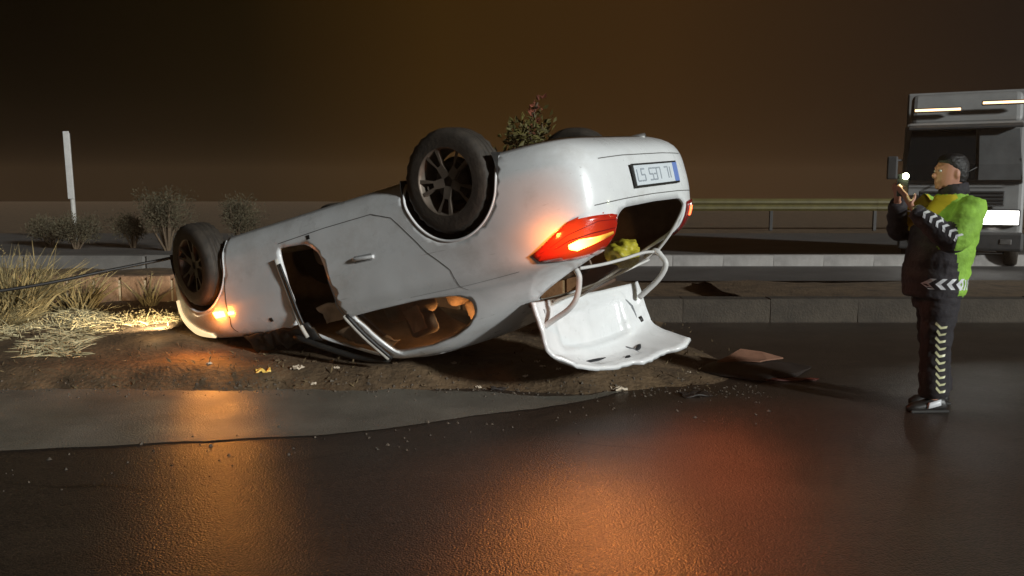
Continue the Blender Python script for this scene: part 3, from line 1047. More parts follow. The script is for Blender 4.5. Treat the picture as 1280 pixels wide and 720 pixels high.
nose_glow = patch("head_light_or_glow", xyz_ab([(3.375, -.70, .62), (3.365, -.72, .72), (3.30, -.745, .86), (3.14, -.82, .945), (2.88, -.85, .985), (2.82, -.86, .955), (3.02, -.87, .905),
                                 (3.13, -.85, .82), (3.21, -.84, .72), (3.25, -.84, .62)]), .012, M_NOSE_GLOW, car, .02, .02)  # this glow stands in for head lamp light on the bumper corner
nose_glow["label"] = "bumper corner at the nose, glowing in place of head lamp light"
patch("head_light_or_glow", xyz_ab([(3.26, .70, .74), (3.35, .60, .74), (3.36, .50, .76), (3.30, .50, .88), (3.20, .68, .89), (3.12, .80, .84)]), .012, M_PANE, car, .02, .025)
patch("grille", xyz_ab([(3.38, y, .47) for y in (-.5, 0, .5)] + [(3.38, y, .66) for y in (.55, 0, -.55)]), .006, M_BLACKPL, car, .01, .05)
# light thrown by the amber tail bar
al = bpy.data.lights.new("tail_light_glow", 'AREA'); al.shape = 'RECTANGLE'; al.size = .22; al.size_y = .05
al.energy = 13; al.spread = math.radians(120); al.color = (1.0, .29, .04)
alo = bpy.data.objects.new("tail_light_glow", al); COL.objects.link(alo); alo.parent = car
alo.location = (-.80, -.80, .89)
alo.rotation_euler = (CARM.inverted() @ Vector((.74, 3.4, 0)) - alo.location).to_track_quat('-Z', 'Y').to_euler()
a2 = bpy.data.lights.new("side_indicator_glow", 'AREA'); a2.shape = 'RECTANGLE'; a2.size = .14; a2.size_y = .04
a2.energy = 7; a2.color = (1.0, .36, .06)
a2o = bpy.data.objects.new("side_indicator_glow", a2); COL.objects.link(a2o); a2o.parent = ind
a2o.location = (2.55, -.95, .825)
a2o.rotation_euler = Vector((0, -1, .12)).to_track_quat('-Z', 'Y').to_euler()
# stray glow of both amber lamps over the paint round them
for nm_, par_, pos_, en_ in (("tail_light_stray", tl, (-.62, -.98, .875), 3.8), ("side_indicator_stray", ind, (2.56, -1.0, .82), 2.2)):
    st = bpy.data.lights.new(nm_, 'POINT'); st.energy = en_; st.color = (1.0, .26, .04); st.shadow_soft_size = .03
    sto = bpy.data.objects.new(nm_, st); COL.objects.link(sto); sto.parent = par_; sto.location = pos_
rl = bpy.data.lights.new("far_tail_light_glow", 'AREA'); rl.size = .12; rl.energy = 4.0; rl.color = (1.0, .20, .07); rl.spread = math.radians(95)
rlo = bpy.data.objects.new("far_tail_light_glow", rl); COL.objects.link(rlo); rlo.parent = tl; rlo.location = (-.92, .72, .83)
rlo.rotation_euler = (CARM.inverted() @ Vector((2.1, 4.3, 0.0)) - rlo.location).to_track_quat('-Z', 'Y').to_euler()
# a spot at the nose glow throws a beam ahead of the nose over the verge and the wall
sp = bpy.data.lights.new("head_light_beam", 'SPOT')
sp.energy = 110; sp.color = (1.0, 0.80, 0.50); sp.spot_size = math.radians(112); sp.spot_blend = .8; sp.shadow_soft_size = .05
spo = bpy.data.objects.new("head_light_beam", sp); COL.objects.link(spo); spo.parent = nose_glow
lp = Vector((3.50, -.70, .76))
spo.location = lp
aim = CARM.inverted() @ Vector((-6.2, 9.9, .25)) - lp
spo.rotation_euler = aim.to_track_quat('-Z', 'Y').to_euler()
# point light added just off the nose to brighten its torn corner
bl = bpy.data.lights.new("nose_corner_fill", 'POINT'); bl.energy = 1.0; bl.color = (1, .72, .38); bl.shadow_soft_size = .03
blo = bpy.data.objects.new("nose_corner_fill", bl); COL.objects.link(blo); blo.parent = nose_glow; blo.location = (3.33, -.98, .80)

# ---- number plate
PW, PH = .66, .128
px, pz, py = -.893, .562, .065
pl = box_obj("number_plate", (px, py, pz), (.012, PW + .03, PH + .025), M_BLACKPL, car, bevel=.004)
box_obj("plate_face", (px - .007, py, pz), (.006, PW, PH), M_PLATEW, pl, bevel=.002)
box_obj("country_band", (px - .011, py + PW / 2 - .035, pz), (.004, .07, PH), M_PLATEB, pl, bevel=.001)
def glyph(cy, segs):
    bm = bmesh.new()
    for (y0_, z0_, y1_, z1_) in segs:
        c = ((px - .0115), cy - (y0_ + y1_) / 2 * .05, pz + ((z0_ + z1_) / 2 - .5) * .075)
        add_box(bm, c, (.003, max(.010, abs(y1_ - y0_) * .05), max(.010, abs(z1_ - z0_) * .075)), None, 0)
    return from_bm("plate_character", bm, M_INK, pl)
ONE = [(.5, 0, .5, 1)]; ELL = [(0, 0, 0, 1), (0, 0, 1, 0)]; FIVE = [(0, 1, 1, 1), (0, .5, 0, 1), (0, .5, 1, .5), (1, 0, 1, .5), (0, 0, 1, 0)]
EEE = [(0, 0, 0, 1), (0, 0, 1, 0), (0, .5, .8, .5), (0, 1, 1, 1)]; SEV = [(0, 1, 1, 1), (1, 0, 1, 1)]
for k, g in enumerate([ONE, ELL, None, ELL, EEE, FIVE, None, FIVE, SEV]):
    if g:
        glyph(py + .225 - k * .060, g)

# ---- side details
patch("window_pane", side_ab([tuple(p) for p in WIN_S]), -.012, M_GLASS, car, .004, .05)
patch("window_pane", side_ab([tuple(p) for p in WIN_S], 1), -.012, M_GLASS, car, .004, .05)
patch("window_pane", side_ab([tuple(p) for p in round_poly(WINF, .05)], 1), -.012, M_GLASS, car, .004, .05)
wsh = [(xx, zz) for xx, zz in [(2.02, 1.10)]]
patch("windscreen", xyz_ab([(2.0, y, 1.11) for y in (-.6, -.3, 0, .3, .6)] + [(1.42, y, 1.365) for y in (.42, .2, 0, -.2, -.42)]), .006, M_BLACKPL, car, .008, .05)
M_SEAM = mat("panel_gap_shadow", (0.10, 0.095, 0.09), 0.8)
seam("panel_gap", side_ab([(2.38, .40), (2.385, .56), (2.425, .74), (2.44, .87), (2.42, .985)]), .010, .0015, M_SEAM, car)
seam("panel_gap", side_ab([(1.245, 1.03), (1.262, .90), (1.275, .75)]), .010, .0015, M_SEAM, car)
seam("panel_gap", side_ab([(1.70, .415), (1.2, .40), (.75, .40), (.58, .46), (.46, .60), (.34, .74), (.20, .88), (.13, 1.03)]), .005, .0015, M_SEAM, car)
seam("panel_gap", side_ab([(.6, 1.0), (.1, 1.0), (-.28, .985)]), .006, .0015, M_SEAM, car)
seam("panel_gap", rear_ab([(-.72, .70), (-.4, .69), (0, .685), (.4, .69), (.72, .70)]), .006, .0015, M_SEAM, car)
seam("panel_gap", rear_ab([(-.6, .43), (-.3, .42), (0, .42), (.3, .42), (.6, .43)]), .006, .0015, M_SEAM, car)
# door handle
v, f = tube(catmull([(.99, -.905, .665), (.95, -.916, .668), (.86, -.917, .674), (.80, -.905, .678)], 4), .013, 8)
from_py("door_handle", v, f, M_WHITE, car)
patch("handle_recess", side_ab([(.98, .645), (.82, .652), (.82, .70), (.98, .695)]), .0012, mat("recess_grey", (.35, .35, .35), .4), car, 0, .02)
patch("round_plug", side_ab([(1.395, .415), (1.36, .415), (1.36, .445), (1.395, .445)]), .002, M_BLACKPL, car, 0, .02)
patch("round_plug", side_ab([(1.99, .93), (1.955, .93), (1.955, .96), (1.99, .96)]), .002, M_BLACKPL, car, 0, .02)
M_SEALP = mat("dull_pale_seal", (.40, .37, .33), .7, var=.25, vscale=12)
# pale seal strip along the torn front door edge, and the black roof rail
v, f = tube(catmull([(1.755, -.905, .52), (1.72, -.905, .70), (1.69, -.90, .88), (1.68, -.885, 1.02), (1.66, -.86, 1.13)], 4), .015, 8)
from_py("door_seal", v, f, M_SEALP, car)
v, f = tube(catmull([(1.715, -.915, .56), (1.68, -.915, .72), (1.65, -.91, .90), (1.64, -.89, 1.03)], 4), .010, 8)
from_py("door_seal", v, f, M_BLACKPL, car)
v, f = tube(catmull([(1.245, -.865, 1.03), (1.17, -.80, 1.20), (1.07, -.70, 1.40)], 4), .014, 8)
from_py("centre_pillar", v, f, M_SEALP, car)
v, f = tube(catmull([(1.225, -.855, 1.03), (1.15, -.79, 1.20), (1.05, -.69, 1.40)], 4), .014, 8)
from_py("centre_pillar", v, f, M_BLACKPL, car)
v, f = tube(catmull([(1.10, -.665, 1.405), (1.36, -.70, 1.35), (1.62, -.76, 1.23), (1.86, -.80, 1.11)], 4), .024, 8)
from_py("roof_rail", v, f, M_BLACKPL, car)
# crushed cowl and wiper tray under the nose
vv, ff = [], []
for i in range(13):
    for j in range(5):
        x = 1.65 + .75 * i / 12; z = 1.02 + .14 * j / 4
        vv.append(Vector((x, -.83 + .10 * j / 4 + .05 * noise.noise(Vector((i * .7, j, 1))), z + .05 * noise.noise(Vector((i * .9, j * .8, 7))))))
for i in range(12):
    for j in range(4):
        ff.append((i * 5 + j, i * 5 + j + 1, i * 5 + j + 6, i * 5 + j + 5))
ob = from_py("crushed_cowl", vv, ff, M_BLACKPL, car)
md = ob.modifiers.new("solid", 'SOLIDIFY'); md.thickness = .02

# ---- interior
def cushion(name, c, d, rot, m, bev=.06):
    bm = bmesh.new()
    add_box(bm, c, d, rot, bev, 4)
    return from_bm(name, bm, m, car, smooth=True)
for yy in (-.36, .36):
    cushion("front_seat", (1.45, yy, .52), (.52, .48, .18), Euler((0, -.1, 0)), M_GREYCLOTH)
    cushion("seat_back", (1.12, yy, .86), (.16, .48, .62), Euler((0, -.3, 0)), M_GREYCLOTH)
    cushion("head_rest", (.98, yy, 1.22), (.10, .26, .17), Euler((0, -.2, 0)), M_GREYCLOTH, .04)
cushion("rear_bench", (.42, 0, .55), (.5, 1.25, .18), Euler((0, -.1, 0)), M_GREYCLOTH)
cushion("rear_seat_back", (.14, 0, .86), (.14, 1.2, .56), Euler((0, -.35, 0)), M_GREYCLOTH)
def crumple(name, c, ax, ay, nx_, ny_, amp, m, seed):
    vv, ff = [], []
    c, ax, ay = Vector(c), Vector(ax), Vector(ay)
    nn = ax.cross(ay).normalized()
    for i in range(nx_):
        for j in range(ny_):
            s, t = i / (nx_ - 1) - .5, j / (ny_ - 1) - .5
            q = c + ax * s + ay * t
            vv.append(q + nn * amp * noise.fractal(q * 6 + Vector((seed, 0, 0)), 1.0, 2.0, 4) + ax * .12 * noise.noise(q * 5 + Vector((0, seed, 0))) + ay * .12 * noise.noise(q * 5 + Vector((0, 0, seed))))
    for i in range(nx_ - 1):
        for j in range(ny_ - 1):
            ff.append((i * ny_ + j, i * ny_ + j + 1, (i + 1) * ny_ + j + 1, (i + 1) * ny_ + j))
    ob = from_py(name, vv, ff, m, car)
    md = ob.modifiers.new("solid", 'SOLIDIFY'); md.thickness = .008
    return ob
crumple("air_bag", (1.42, -.74, .985), (.34, .03, .02), (0, .06, .13), 16, 12, .05, M_CLOTHPALE, 3)
crumple("air_bag", (1.36, -.66, 1.20), (.30, 0, -.05), (0, .06, .12), 14, 10, .05, M_GREYCLOTH, 9)
crumple("torn_headlining", (1.20, -.60, 1.27), (.26, 0, .03), (0, .12, .08), 14, 10, .05, M_CLOTHPALE, 14)["label"] = "pale torn headlining near the roof rail"
ob = crumple("seat_cover", (.83, -.60, 1.16), (.13, 0, .02), (0, .03, .17), 10, 12, .05, mat("pinkish_cloth", (.55, .34, .24), .9, var=.2), 21)
ob["label"] = "pinkish cloth hanging behind the rear window"

# added lamp and glowing fitting in the roof lining, to brighten the cabin
v, f = loft_disc = lathe([(0, .0), (.05, .0), (.055, -.012)], 16)
dm = from_py("cabin_fill_lamp", [Vector((p.x, p.z, p.y)) for p in v], f, mat("cabin_fill_glow", (1, .8, .5), .4, emit=(1.0, .70, .38), estr=6), car)
dm.location = (.95, 0, 1.40)
cl = bpy.data.lights.new("cabin_fill_light", 'POINT'); cl.energy = 12; cl.color = (1, .55, .22); cl.shadow_soft_size = .05
clo = bpy.data.objects.new("cabin_fill_light", cl); COL.objects.link(clo); clo.parent = dm; clo.location = (0, 0, -.06)

# ---- tailgate hanging from the roof edge
CTRL = [[(-.15, -.60, 1.20), (-.165, -.585, 1.555), (-.27, -.45, 1.66)],
        [(-.20, 0, 1.245), (-.20, 0, 1.68), (-.44, -.02, 1.775)],
        [(-.30, .60, 1.27), (-.38, .545, 1.62), (-.68, .50, 1.75)]]
def tg(s, t, off=0.0):
    def col(c):
        P = [Vector(p) for p in c]
        tb, e = .72, .13
        def seg(u):
            return P[0].lerp(P[1], u / tb) if u <= tb else P[1].lerp(P[2], (u - tb) / (1 - tb))
        if abs(t - tb) < e:                     # rounded fold between the flat panel and its lip
            k = (t - tb + e) / (2 * e)
            a_, b_ = seg(tb - e), seg(tb + e)
            return (a_.lerp(P[1], k)).lerp(P[1].lerp(b_, k), k)
        return seg(t)
    a, b, c = col(CTRL[0]), col(CTRL[1]), col(CTRL[2])
    p = a * (1-s)*(1-2*s) + b * 4*s*(1-s) + c * s*(2*s-1)
    if off:
        e = .01
        da = tg(min(1, s + e), t) - tg(max(0, s - e), t); db = tg(s, min(1, t + e)) - tg(s, max(0, t - e))
        n = da.cross(db).normalized()
        if n.x > 0:
            n = -n
        p = p + n * off
    return p
ns, nt_ = 40, 28
vv, ff = [], []
for i in range(ns + 1):
    for j in range(nt_ + 1):
        s, t = i / ns, j / nt_
        d = 0
        # pressed recesses of the inner panel
        def bump(s0, s1, t0, t1, e=.035):
            return smooth01(s0 - e, s0 + e, s) * (1 - smooth01(s1 - e, s1 + e, s)) * smooth01(t0 - e, t0 + e, t) * (1 - smooth01(t1 - e, t1 + e, t))
        d -= .045 * bump(.17, .80, .14, .60, .025)
        d += .018 * bump(.13, .84, .10, .64, .02)
        d -= .022 * bump(.30, .78, .74, .90)
        d += .012 * bump(.46, .50, .15, .62)
        d += .010 * noise.noise(Vector((s * 4, t * 4, 2))) + .005 * noise.noise(Vector((s * 13, t * 11, 6)))
        d += .020 * (1 - smooth01(0.0, .05, s)) + .020 * smooth01(.95, 1, s)      # turned edges
        rag = smooth01(.86, 1, t) * (.05 * noise.noise(Vector((s * 7, 1, 2))) + .03 * noise.noise(Vector((s * 21, 4, 2))))
        vv.append(tg(s, min(1, max(0, t)), d + 1e-6) + (tg(s, 1) - tg(s, .9)) * rag * 6)
for i in range(ns):
    for j in range(nt_):
        ff.append((i * (nt_ + 1) + j, i * (nt_ + 1) + j + 1, (i + 1) * (nt_ + 1) + j + 1, (i + 1) * (nt_ + 1) + j))
gate = from_py("tailgate", vv, ff, M_WHITE, car)
gate["label"] = "white tailgate hanging open, its pressed inner side showing"
md = gate.modifiers.new("solid", 'SOLIDIFY'); md.thickness = .03; md.offset = 0
def gate_line(name, pts, rad, off, m):
    v, f = tube([tg(s, t, off) for s, t in pts], rad, 6)
    return from_py(name, v, f, m, gate)
M_SLOT = mat("slot_shadow", (.012, .013, .016), .7)
for (s0, t0, s1, t1, w_) in [(.30, .80, .50, .79, .012), (.57, .90, .64, .87, .020), (.73, .84, .82, .79, .022), (.89, .76, .95, .73, .018)]:
    gate_line("panel_slot", [(s0 + (s1 - s0) * k / 5, t0 + (t1 - t0) * k / 5) for k in range(6)], [.004, w_ * .8, w_, w_, w_ * .8, .004], -.004, M_SLOT)
gate_line("panel_rib", [(.70, .70), (.74, .80), (.72, .88)], .008, -.008, mat("rib_grey", (.22, .23, .25), .5))
gate_line("wiring_loom", [(.09, .10), (.10, .25), (.13, .32), (.14, .52)], .010, .004, mat("loom_grey", (.17, .18, .19), .6))
gate_line("wiring_loom", [(.84, .08), (.86, .20), (.90, .30), (.91, .55)], .010, .004, mat("loom_grey", (.17, .18, .19), .6))
gate_line("latch", [(.93, .48), (.94, .56)], .024, .0, M_BLACKPL)
for s, t in [(.05, .07), (.95, .07), (.5, .66), (.22, .66)]:
    gate_line("panel_hole", [(s - .006, t), (s + .006, t)], .009, 0.0, M_SLOT)
# bare window frame of the tailgate
FR = mat("pale_frame", (.62, .60, .58), .45, var=.1)
ra, la = Vector((-.505, -.50, 1.05)), Vector((-.60, .50, 1.07))
def gate_tube(name, pts, rad, m=FR):
    v, f = tube(catmull(pts, 6), rad, 8)
    return from_py(name, v, f, m, gate)
gate_tube("window_frame", [ra + Vector((0.03, 0, 0)), ra + Vector((.02, 0, .06)), (-.44, -.5, 1.22), (-.36, -.5, 1.29), (-.24, -.51, 1.34), (-.17, -.52, 1.37)], .019)
gate_tube("window_frame", [la + Vector((.12, 0, .03)), la + Vector((.04, 0, -.005)), la + Vector((0, 0, .04)), (-.62, .5, 1.18), (-.54, .5, 1.27), (-.36, .5, 1.375)], .021)
gate_tube("window_frame", [ra, (-.53, -.25, 1.062), (-.56, 0, 1.062), (-.585, .25, 1.055), la + Vector((.05, 0, 0))], .011)
gate_tube("window_frame", [la + Vector((.1, 0, .05)), (-.45, .22, 1.15), (-.33, -.1, 1.20), (-.2, -.4, 1.23)], .009)
# a strip of the shattered glass still held in the frame
gv = [ra + Vector((.01, .03, .01)), Vector((-.55, 0, 1.072)), Vector((-.585, .40, 1.075)), Vector((-.47, .20, 1.15)), Vector((-.36, -.1, 1.21)), Vector((-.40, -.46, 1.24))]
ob = from_py("glass_remnant", gv, [tuple(range(6))], glass("frosted_glass", (.62, .58, .52), rough=.35), gate, smooth=False)
md = ob.modifiers.new("solid", 'SOLIDIFY'); md.thickness = .004
# the frame's lining along the roof edge
v, f = tube(catmull([(-.13, -.58, 1.215), (-.17, -.3, 1.225), (-.18, 0, 1.24), (-.17, .3, 1.232), (-.15, .58, 1.215)], 5), .018, 8)
from_py("roof_edge_seal", v, f, mat("brown_seal", (.10, .06, .04), .7), car)
v, f = tube(catmull([(-.55, .53, 1.08), (-.69, .525, .97), (-.80, .53, .85), (-.845, .535, .77)], 5), .013, 8)
from_py("hatch_seal", v, f, FR, car)

# yellow bag in the boot: a thing that only lies inside the car
bm = bmesh.new()
bmesh.ops.create_icosphere(bm, subdivisions=4, radius=1)
for vv_ in bm.verts:
    p = vv_.co
    s_ = 1 + .35 * noise.noise(p * 1.7) + .16 * noise.noise(p * 5)
    vv_.co = Vector((p.x * .13, p.y * .17, p.z * .10)) * s_
bag = from_bm("yellow_bag", bm, mat("yellow_green_plastic", (.42, .36, .03), .5, var=.3, vscale=20), None, True)
bag.location = CARM @ Vector((-.42, .30, 1.03))
tag(bag, "crumpled yellow green bag inside the open boot of the overturned car", "bag")

# ------------------------------------------------------------------ the officer
PX, PY = 2.90, 5.98
M_SKINP = mat("person_skin", (.42, .20, .13), .55, var=.12, vscale=20)
M_NAVY = mat("black_jacket_cloth", (.022, .018, .022), .8, var=.3, vscale=14, bump=1.0, bscale=13)
M_HIVIS = mat("hi_vis_green_cloth", (.24, .44, .05), .8, var=.28, vscale=6, bump=1.0, bscale=13)
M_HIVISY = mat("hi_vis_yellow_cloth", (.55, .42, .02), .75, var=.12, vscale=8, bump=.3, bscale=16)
M_TROUS = mat("black_trouser_cloth", (.018, .015, .018), .85, var=.3, vscale=12, bump=1.0, bscale=11)
M_REFL = mat("reflective_white_tape", (.70, .70, .72), .4)
M_REFLY = mat("reflective_yellow_tape", (.62, .60, .36), .4)
M_HAIR = mat("dark_hair", (.012, .009, .008), .6, bump=.4, bscale=60)
M_SHOE = mat("black_shoe", (.02, .018, .017), .45)
M_PHONE = mat("black_phone", (.01, .01, .011), .25)
M_TORCH = mat("phone_torch", (1, 1, .8), .3, emit=(.93, 1.0, .62), estr=90)

def loft(rings, n=16):
    """rings: (centre, half-depth vec, half-width vec) -> closed tube"""
    v_, f_ = [], []
    for c, a, b in rings:
        c, a, b = Vector(c), Vector(a), Vector(b)
        for j in range(n):
            t = 2 * math.pi * j / n
            v_.append(c + a * math.cos(t) + b * math.sin(t))
    for i in range(len(rings) - 1):
        for j in range(n):
            k = (j + 1) % n
            f_.append((i * n + j, i * n + k, (i + 1) * n + k, (i + 1) * n + j))
    f_.append(tuple(range(n - 1, -1, -1)))
    f_.append(tuple((len(rings) - 1) * n + j for j in range(n)))
    return v_, f_
def ell(p, r, rot=None):
    bm = bmesh.new()
    bmesh.ops.create_icosphere(bm, subdivisions=3, radius=1)
    M = Matrix.Translation(Vector(p)) @ (rot.to_matrix().to_4x4() if rot else Matrix.Identity(4)) @ Matrix.Diagonal((*r, 1))
    v_ = [M @ q.co for q in bm.verts]
    for i, q in enumerate(bm.verts):
        q.index = i
    f_ = [tuple(q.index for q in fc.verts) for fc in bm.faces]
    bm.free()
    return v_, f_
def fused(name, parts, voxel, sm_it, mats, parent, wrinkle=0.0, wscale=7.0):
    """union the pieces into one continuous skin"""
    v_, f_ = merge(parts)
    tmp = from_py("temporary", v_, f_, None)
    bm = bmesh.new(); bm.from_mesh(tmp.data)
    bmesh.ops.recalc_face_normals(bm, faces=bm.faces)
    bm.to_mesh(tmp.data); bm.free()
    md = tmp.modifiers.new("r", 'REMESH'); md.mode = 'VOXEL'; md.voxel_size = voxel
    if sm_it:
        ms = tmp.modifiers.new("s", 'SMOOTH'); ms.iterations = sm_it; ms.factor = .5
    dg = bpy.context.evaluated_depsgraph_get()
    me = bpy.data.meshes.new_from_object(tmp.evaluated_get(dg))
    bpy.data.objects.remove(tmp)
    me.name = name
    if wrinkle:
        nrm = [q.normal.copy() for q in me.vertices]
        for q, nn in zip(me.vertices, nrm):
            p = q.co
            w_ = noise.noise(Vector((p.x * wscale * .45, p.y * wscale * .45, p.z * wscale * 2.2 + p.x * 5))) + .45 * noise.noise(Vector((p.x * wscale * 1.2, p.y * wscale, p.z * wscale * 5 - p.x * 9)))
            q.co = p + nn * w_ * wrinkle
    me.materials.clear()
    return link(name, me, mats, parent)
def limb(pts, rads, flat=1.0):
    P = catmull(pts, 6)
    k = len(P)
    rr = []
    for i in range(k):
        t = i / (k - 1) * (len(rads) - 1)
        a = min(len(rads) - 2, int(t))
        rr.append(rads[a] + (rads[a + 1] - rads[a]) * (t - a))
    return tube(P, rr, 12)

# joints in local axes: x forward, y left, z up
SH_L, EL_L, WR_L = (-.10, .20, 1.40), (.10, .34, 1.18), (.295, .20, 1.375)
SH_R, EL_R, WR_R = (-.08, -.20, 1.40), (.12, -.30, 1.22), (.265, -.07, 1.42)
HC = Vector((-.055, 0, 1.615))
PH_C = Vector((.285, .03, 1.525))
body_parts = [
    loft([((HC.x, 0, HC.z - .105), (.045, 0, 0), (0, .04, 0)), ((HC.x + .010, 0, HC.z - .085), (.085, 0, 0), (0, .058, 0)), ((HC.x + .005, 0, HC.z - .045), (.098, 0, 0), (0, .070, 0)),
          ((HC.x, 0, HC.z), (.099, 0, 0), (0, .076, 0)), ((HC.x - .006, 0, HC.z + .05), (.098, 0, 0), (0, .077, 0)), ((HC.x - .012, 0, HC.z + .095), (.082, 0, 0), (0, .064, 0)), ((HC.x - .014, 0, HC.z + .125), (.040, 0, 0), (0, .034, 0))], 20),
    ell((HC.x + .105, 0, HC.z - .018), (.024, .015, .022)), ell((HC.x + .092, 0, HC.z + .012), (.012, .012, .03)),
    ell((HC.x + .085, 0, HC.z + .036), (.014, .045, .012)), ell((HC.x + .092, 0, HC.z - .052), (.013, .026, .007)), ell((HC.x + .092, 0, HC.z - .064), (.012, .022, .007)),
    ell((HC.x + .078, 0, HC.z - .092), (.022, .028, .018)),
    ell((HC.x - .008, .078, HC.z - .005), (.018, .010, .032)), ell((HC.x - .008, -.078, HC.z - .005), (.018, .010, .032)),
    limb([(-.095, 0, 1.40), (-.085, 0, 1.47), (-.066, 0, 1.54)], [.075, .060, .058]),
    loft([((0, 0, .80), (.11, 0, 0), (0, .16, 0)), ((0, 0, .95), (.11, 0, 0), (0, .155, 0)), ((-.04, 0, 1.2), (.12, 0, 0), (0, .17, 0)), ((-.09, 0, 1.40), (.09, 0, 0), (0, .19, 0)), ((-.10, 0, 1.46), (.05, 0, 0), (0, .09, 0))]),
    limb([SH_L, EL_L, WR_L], [.055, .045, .028]), limb([SH_R, EL_R, WR_R], [.055, .045, .028]),
    limb([(.02, .10, .85), (.05, .11, .46), (.04, .10, .07)], [.085, .06, .04]), limb([(-.02, -.10, .85), (-.05, -.10, .46), (-.10, -.10, .07)], [.085, .06, .04]),
    limb([(.02, .10, .05), (.13, .11, .035)], [.04, .03]), limb([(-.12, -.10, .05), (0, -.11, .035)], [.04, .03])]
# hands: palms and five fingers each, curled round the phone
def hand(w, pc, side):
    w = Vector(w); pc = Vector(pc)
    d = (pc - w).normalized()
    u = Vector((0, 0, 1)); sdir = Vector((0, side, 0))
    out = [loft([(w, (.020, 0, 0), (0, .026, 0)), (w.lerp(pc, .5), (.018, 0, 0), (0, .036, 0)), (pc + d * .012, (.015, 0, 0), (0, .038, 0))], 12)]
    for k in range(4):
        root = pc + d * .008 + Vector((0, (.028 - k * .019) * side, .004 * (1.5 - abs(k - 1.5))))
        ln = (.070, .078, .073, .058)[k]
        tip1 = root + (d * .6 + Vector((.55, 0, .25))).normalized() * ln * .45
        tip2 = tip1 + (Vector((.15, -.55 * side, .75))).normalized() * ln * .35
        tip3 = tip2 + (Vector((-.65, -.55 * side, .35))).normalized() * ln * .28
        out.append(limb([root - d * .015, tip1, tip2, tip3], [.0095, .0088, .0080, .0068]))
    tb = w.lerp(pc, .45) + sdir * .028
    out.append(limb([tb, tb + (d * .5 + Vector((-.55, .25 * side, .35))).normalized() * .035, tb + Vector((-.028, -.012 * side, .062))], [.012, .0105, .008]))
    return out
body_parts += hand(WR_L, (.300, .085, 1.475), 1) + hand(WR_R, (.282, -.045, 1.485), -1)
officer = fused("person", body_parts, .0065, 3, [M_SKINP], None)
officer.location = (PX, PY, 0)
officer.rotation_euler = (0, 0, math.pi + .06)
tag(officer, "person in black and lime hi-vis jacket filming the wreck with a lit phone", "person")

# eyes and mouth are small but real
for sg in (-1, 1):
    v, f = ell((HC.x + .0885, .033 * sg, HC.z + .015), (.010, .013, .0085))
    ey = from_py("eye", v, f, mat("eye_white", (.6, .58, .55), .3), officer)
    v, f = ell((HC.x + .0965, .034 * sg, HC.z + .015), (.004, .006, .006))
    from_py("iris", v, f, M_HAIR, ey)
hp = [loft([((HC.x - .050, 0, HC.z - .065), (.055, 0, 0), (0, .060, 0)), ((HC.x - .040, 0, HC.z - .01), (.078, 0, 0), (0, .079, 0)), ((HC.x - .026, 0, HC.z + .045), (.096, 0, 0), (0, .086, 0)), ((HC.x - .012, 0, HC.z + .085), (.101, 0, 0), (0, .082, 0)),
           ((HC.x - .014, 0, HC.z + .118), (.078, 0, 0), (0, .062, 0)), ((HC.x - .015, 0, HC.z + .134), (.03, 0, 0), (0, .026, 0))], 20)]
fused("hair", hp, .009, 3, [M_HAIR], officer, .004, 40)

# trousers
fused("trousers", [
    loft([((.005, 0, .70), (.135, 0, 0), (0, .17, 0)), ((.005, 0, .85), (.15, 0, 0), (0, .185, 0)), ((.005, 0, .96), (.13, 0, 0), (0, .17, 0))]),
    limb([(.015, .095, .80), (.045, .105, .45), (.030, .10, .10)], [.128, .100, .098]),
    limb([(-.035, -.095, .80), (-.060, -.10, .45), (-.105, -.10, .10)], [.128, .100, .098])], .014, 6, [M_TROUS], officer, .013, 8)
for c, rz in (((.055, .105), 0.1), ((-.075, -.105), -.05)):
    sp_ = [loft([((c[0] - .115, c[1], .045), (.012, 0, 0), (0, .026, .0)), ((c[0] - .09, c[1], .055), (0, 0, .052), (0, .040, 0)), ((c[0] - .02, c[1], .060), (0, 0, .056), (0, .043, 0)),
                 ((c[0] + .06, c[1], .042), (0, 0, .040), (0, .050, 0)), ((c[0] + .13, c[1], .034), (0, 0, .031), (0, .045, 0)), ((c[0] + .17, c[1], .026), (0, 0, .016), (0, .022, 0))], 14)]
    sh = fused("shoe", sp_, .010, 3, [M_SHOE], officer)
    box_obj("shoe_sole", (c[0] + .02, c[1], .010), (.27, .088, .020), mat("sole_rubber", (.03, .028, .026), .8), sh, bevel=.008)
    if c[1] > 0:
        v, f = loft([((c[0] + .0, c[1] + .052, .085), (.045, 0, -.012), (0, .006, .0)), ((c[0] + .005, c[1] + .056, .045), (.05, 0, -.012), (0, .006, .0))], 8)
        from_py("shoe_flash", v, f, M_REFL, sh)

# jacket: one continuous garment, coloured by zone
jp = [loft([((.022, 0, .775), (.19, 0, 0), (0, .215, 0)), ((.018, 0, .83), (.195, 0, 0), (0, .225, 0)), ((.012, 0, .95), (.205, 0, 0), (0, .235, 0)), ((-.016, 0, 1.10), (.205, 0, 0), (0, .25, 0)),
            ((-.040, 0, 1.25), (.205, 0, 0), (0, .245, 0)), ((-.078, 0, 1.36), (.175, 0, 0), (0, .225, 0)), ((-.095, 0, 1.43), (.125, 0, 0), (0, .165, 0)), ((-.092, 0, 1.49), (.082, 0, .02), (0, .09, 0)), ((-.088, 0, 1.535), (.080, 0, .02), (0, .082, 0))], 24),
      limb([SH_L, (.02, .325, 1.27), EL_L, (.20, .28, 1.27), WR_L], [.100, .098, .088, .072, .052]),
      limb([SH_R, (.02, -.30, 1.28), EL_R, (.19, -.20, 1.31), WR_R], [.118, .102, .086, .070, .050])]
jacket = fused("jacket", jp, .014, 5, [M_NAVY, M_HIVIS, M_HIVISY], officer, .013, 8)
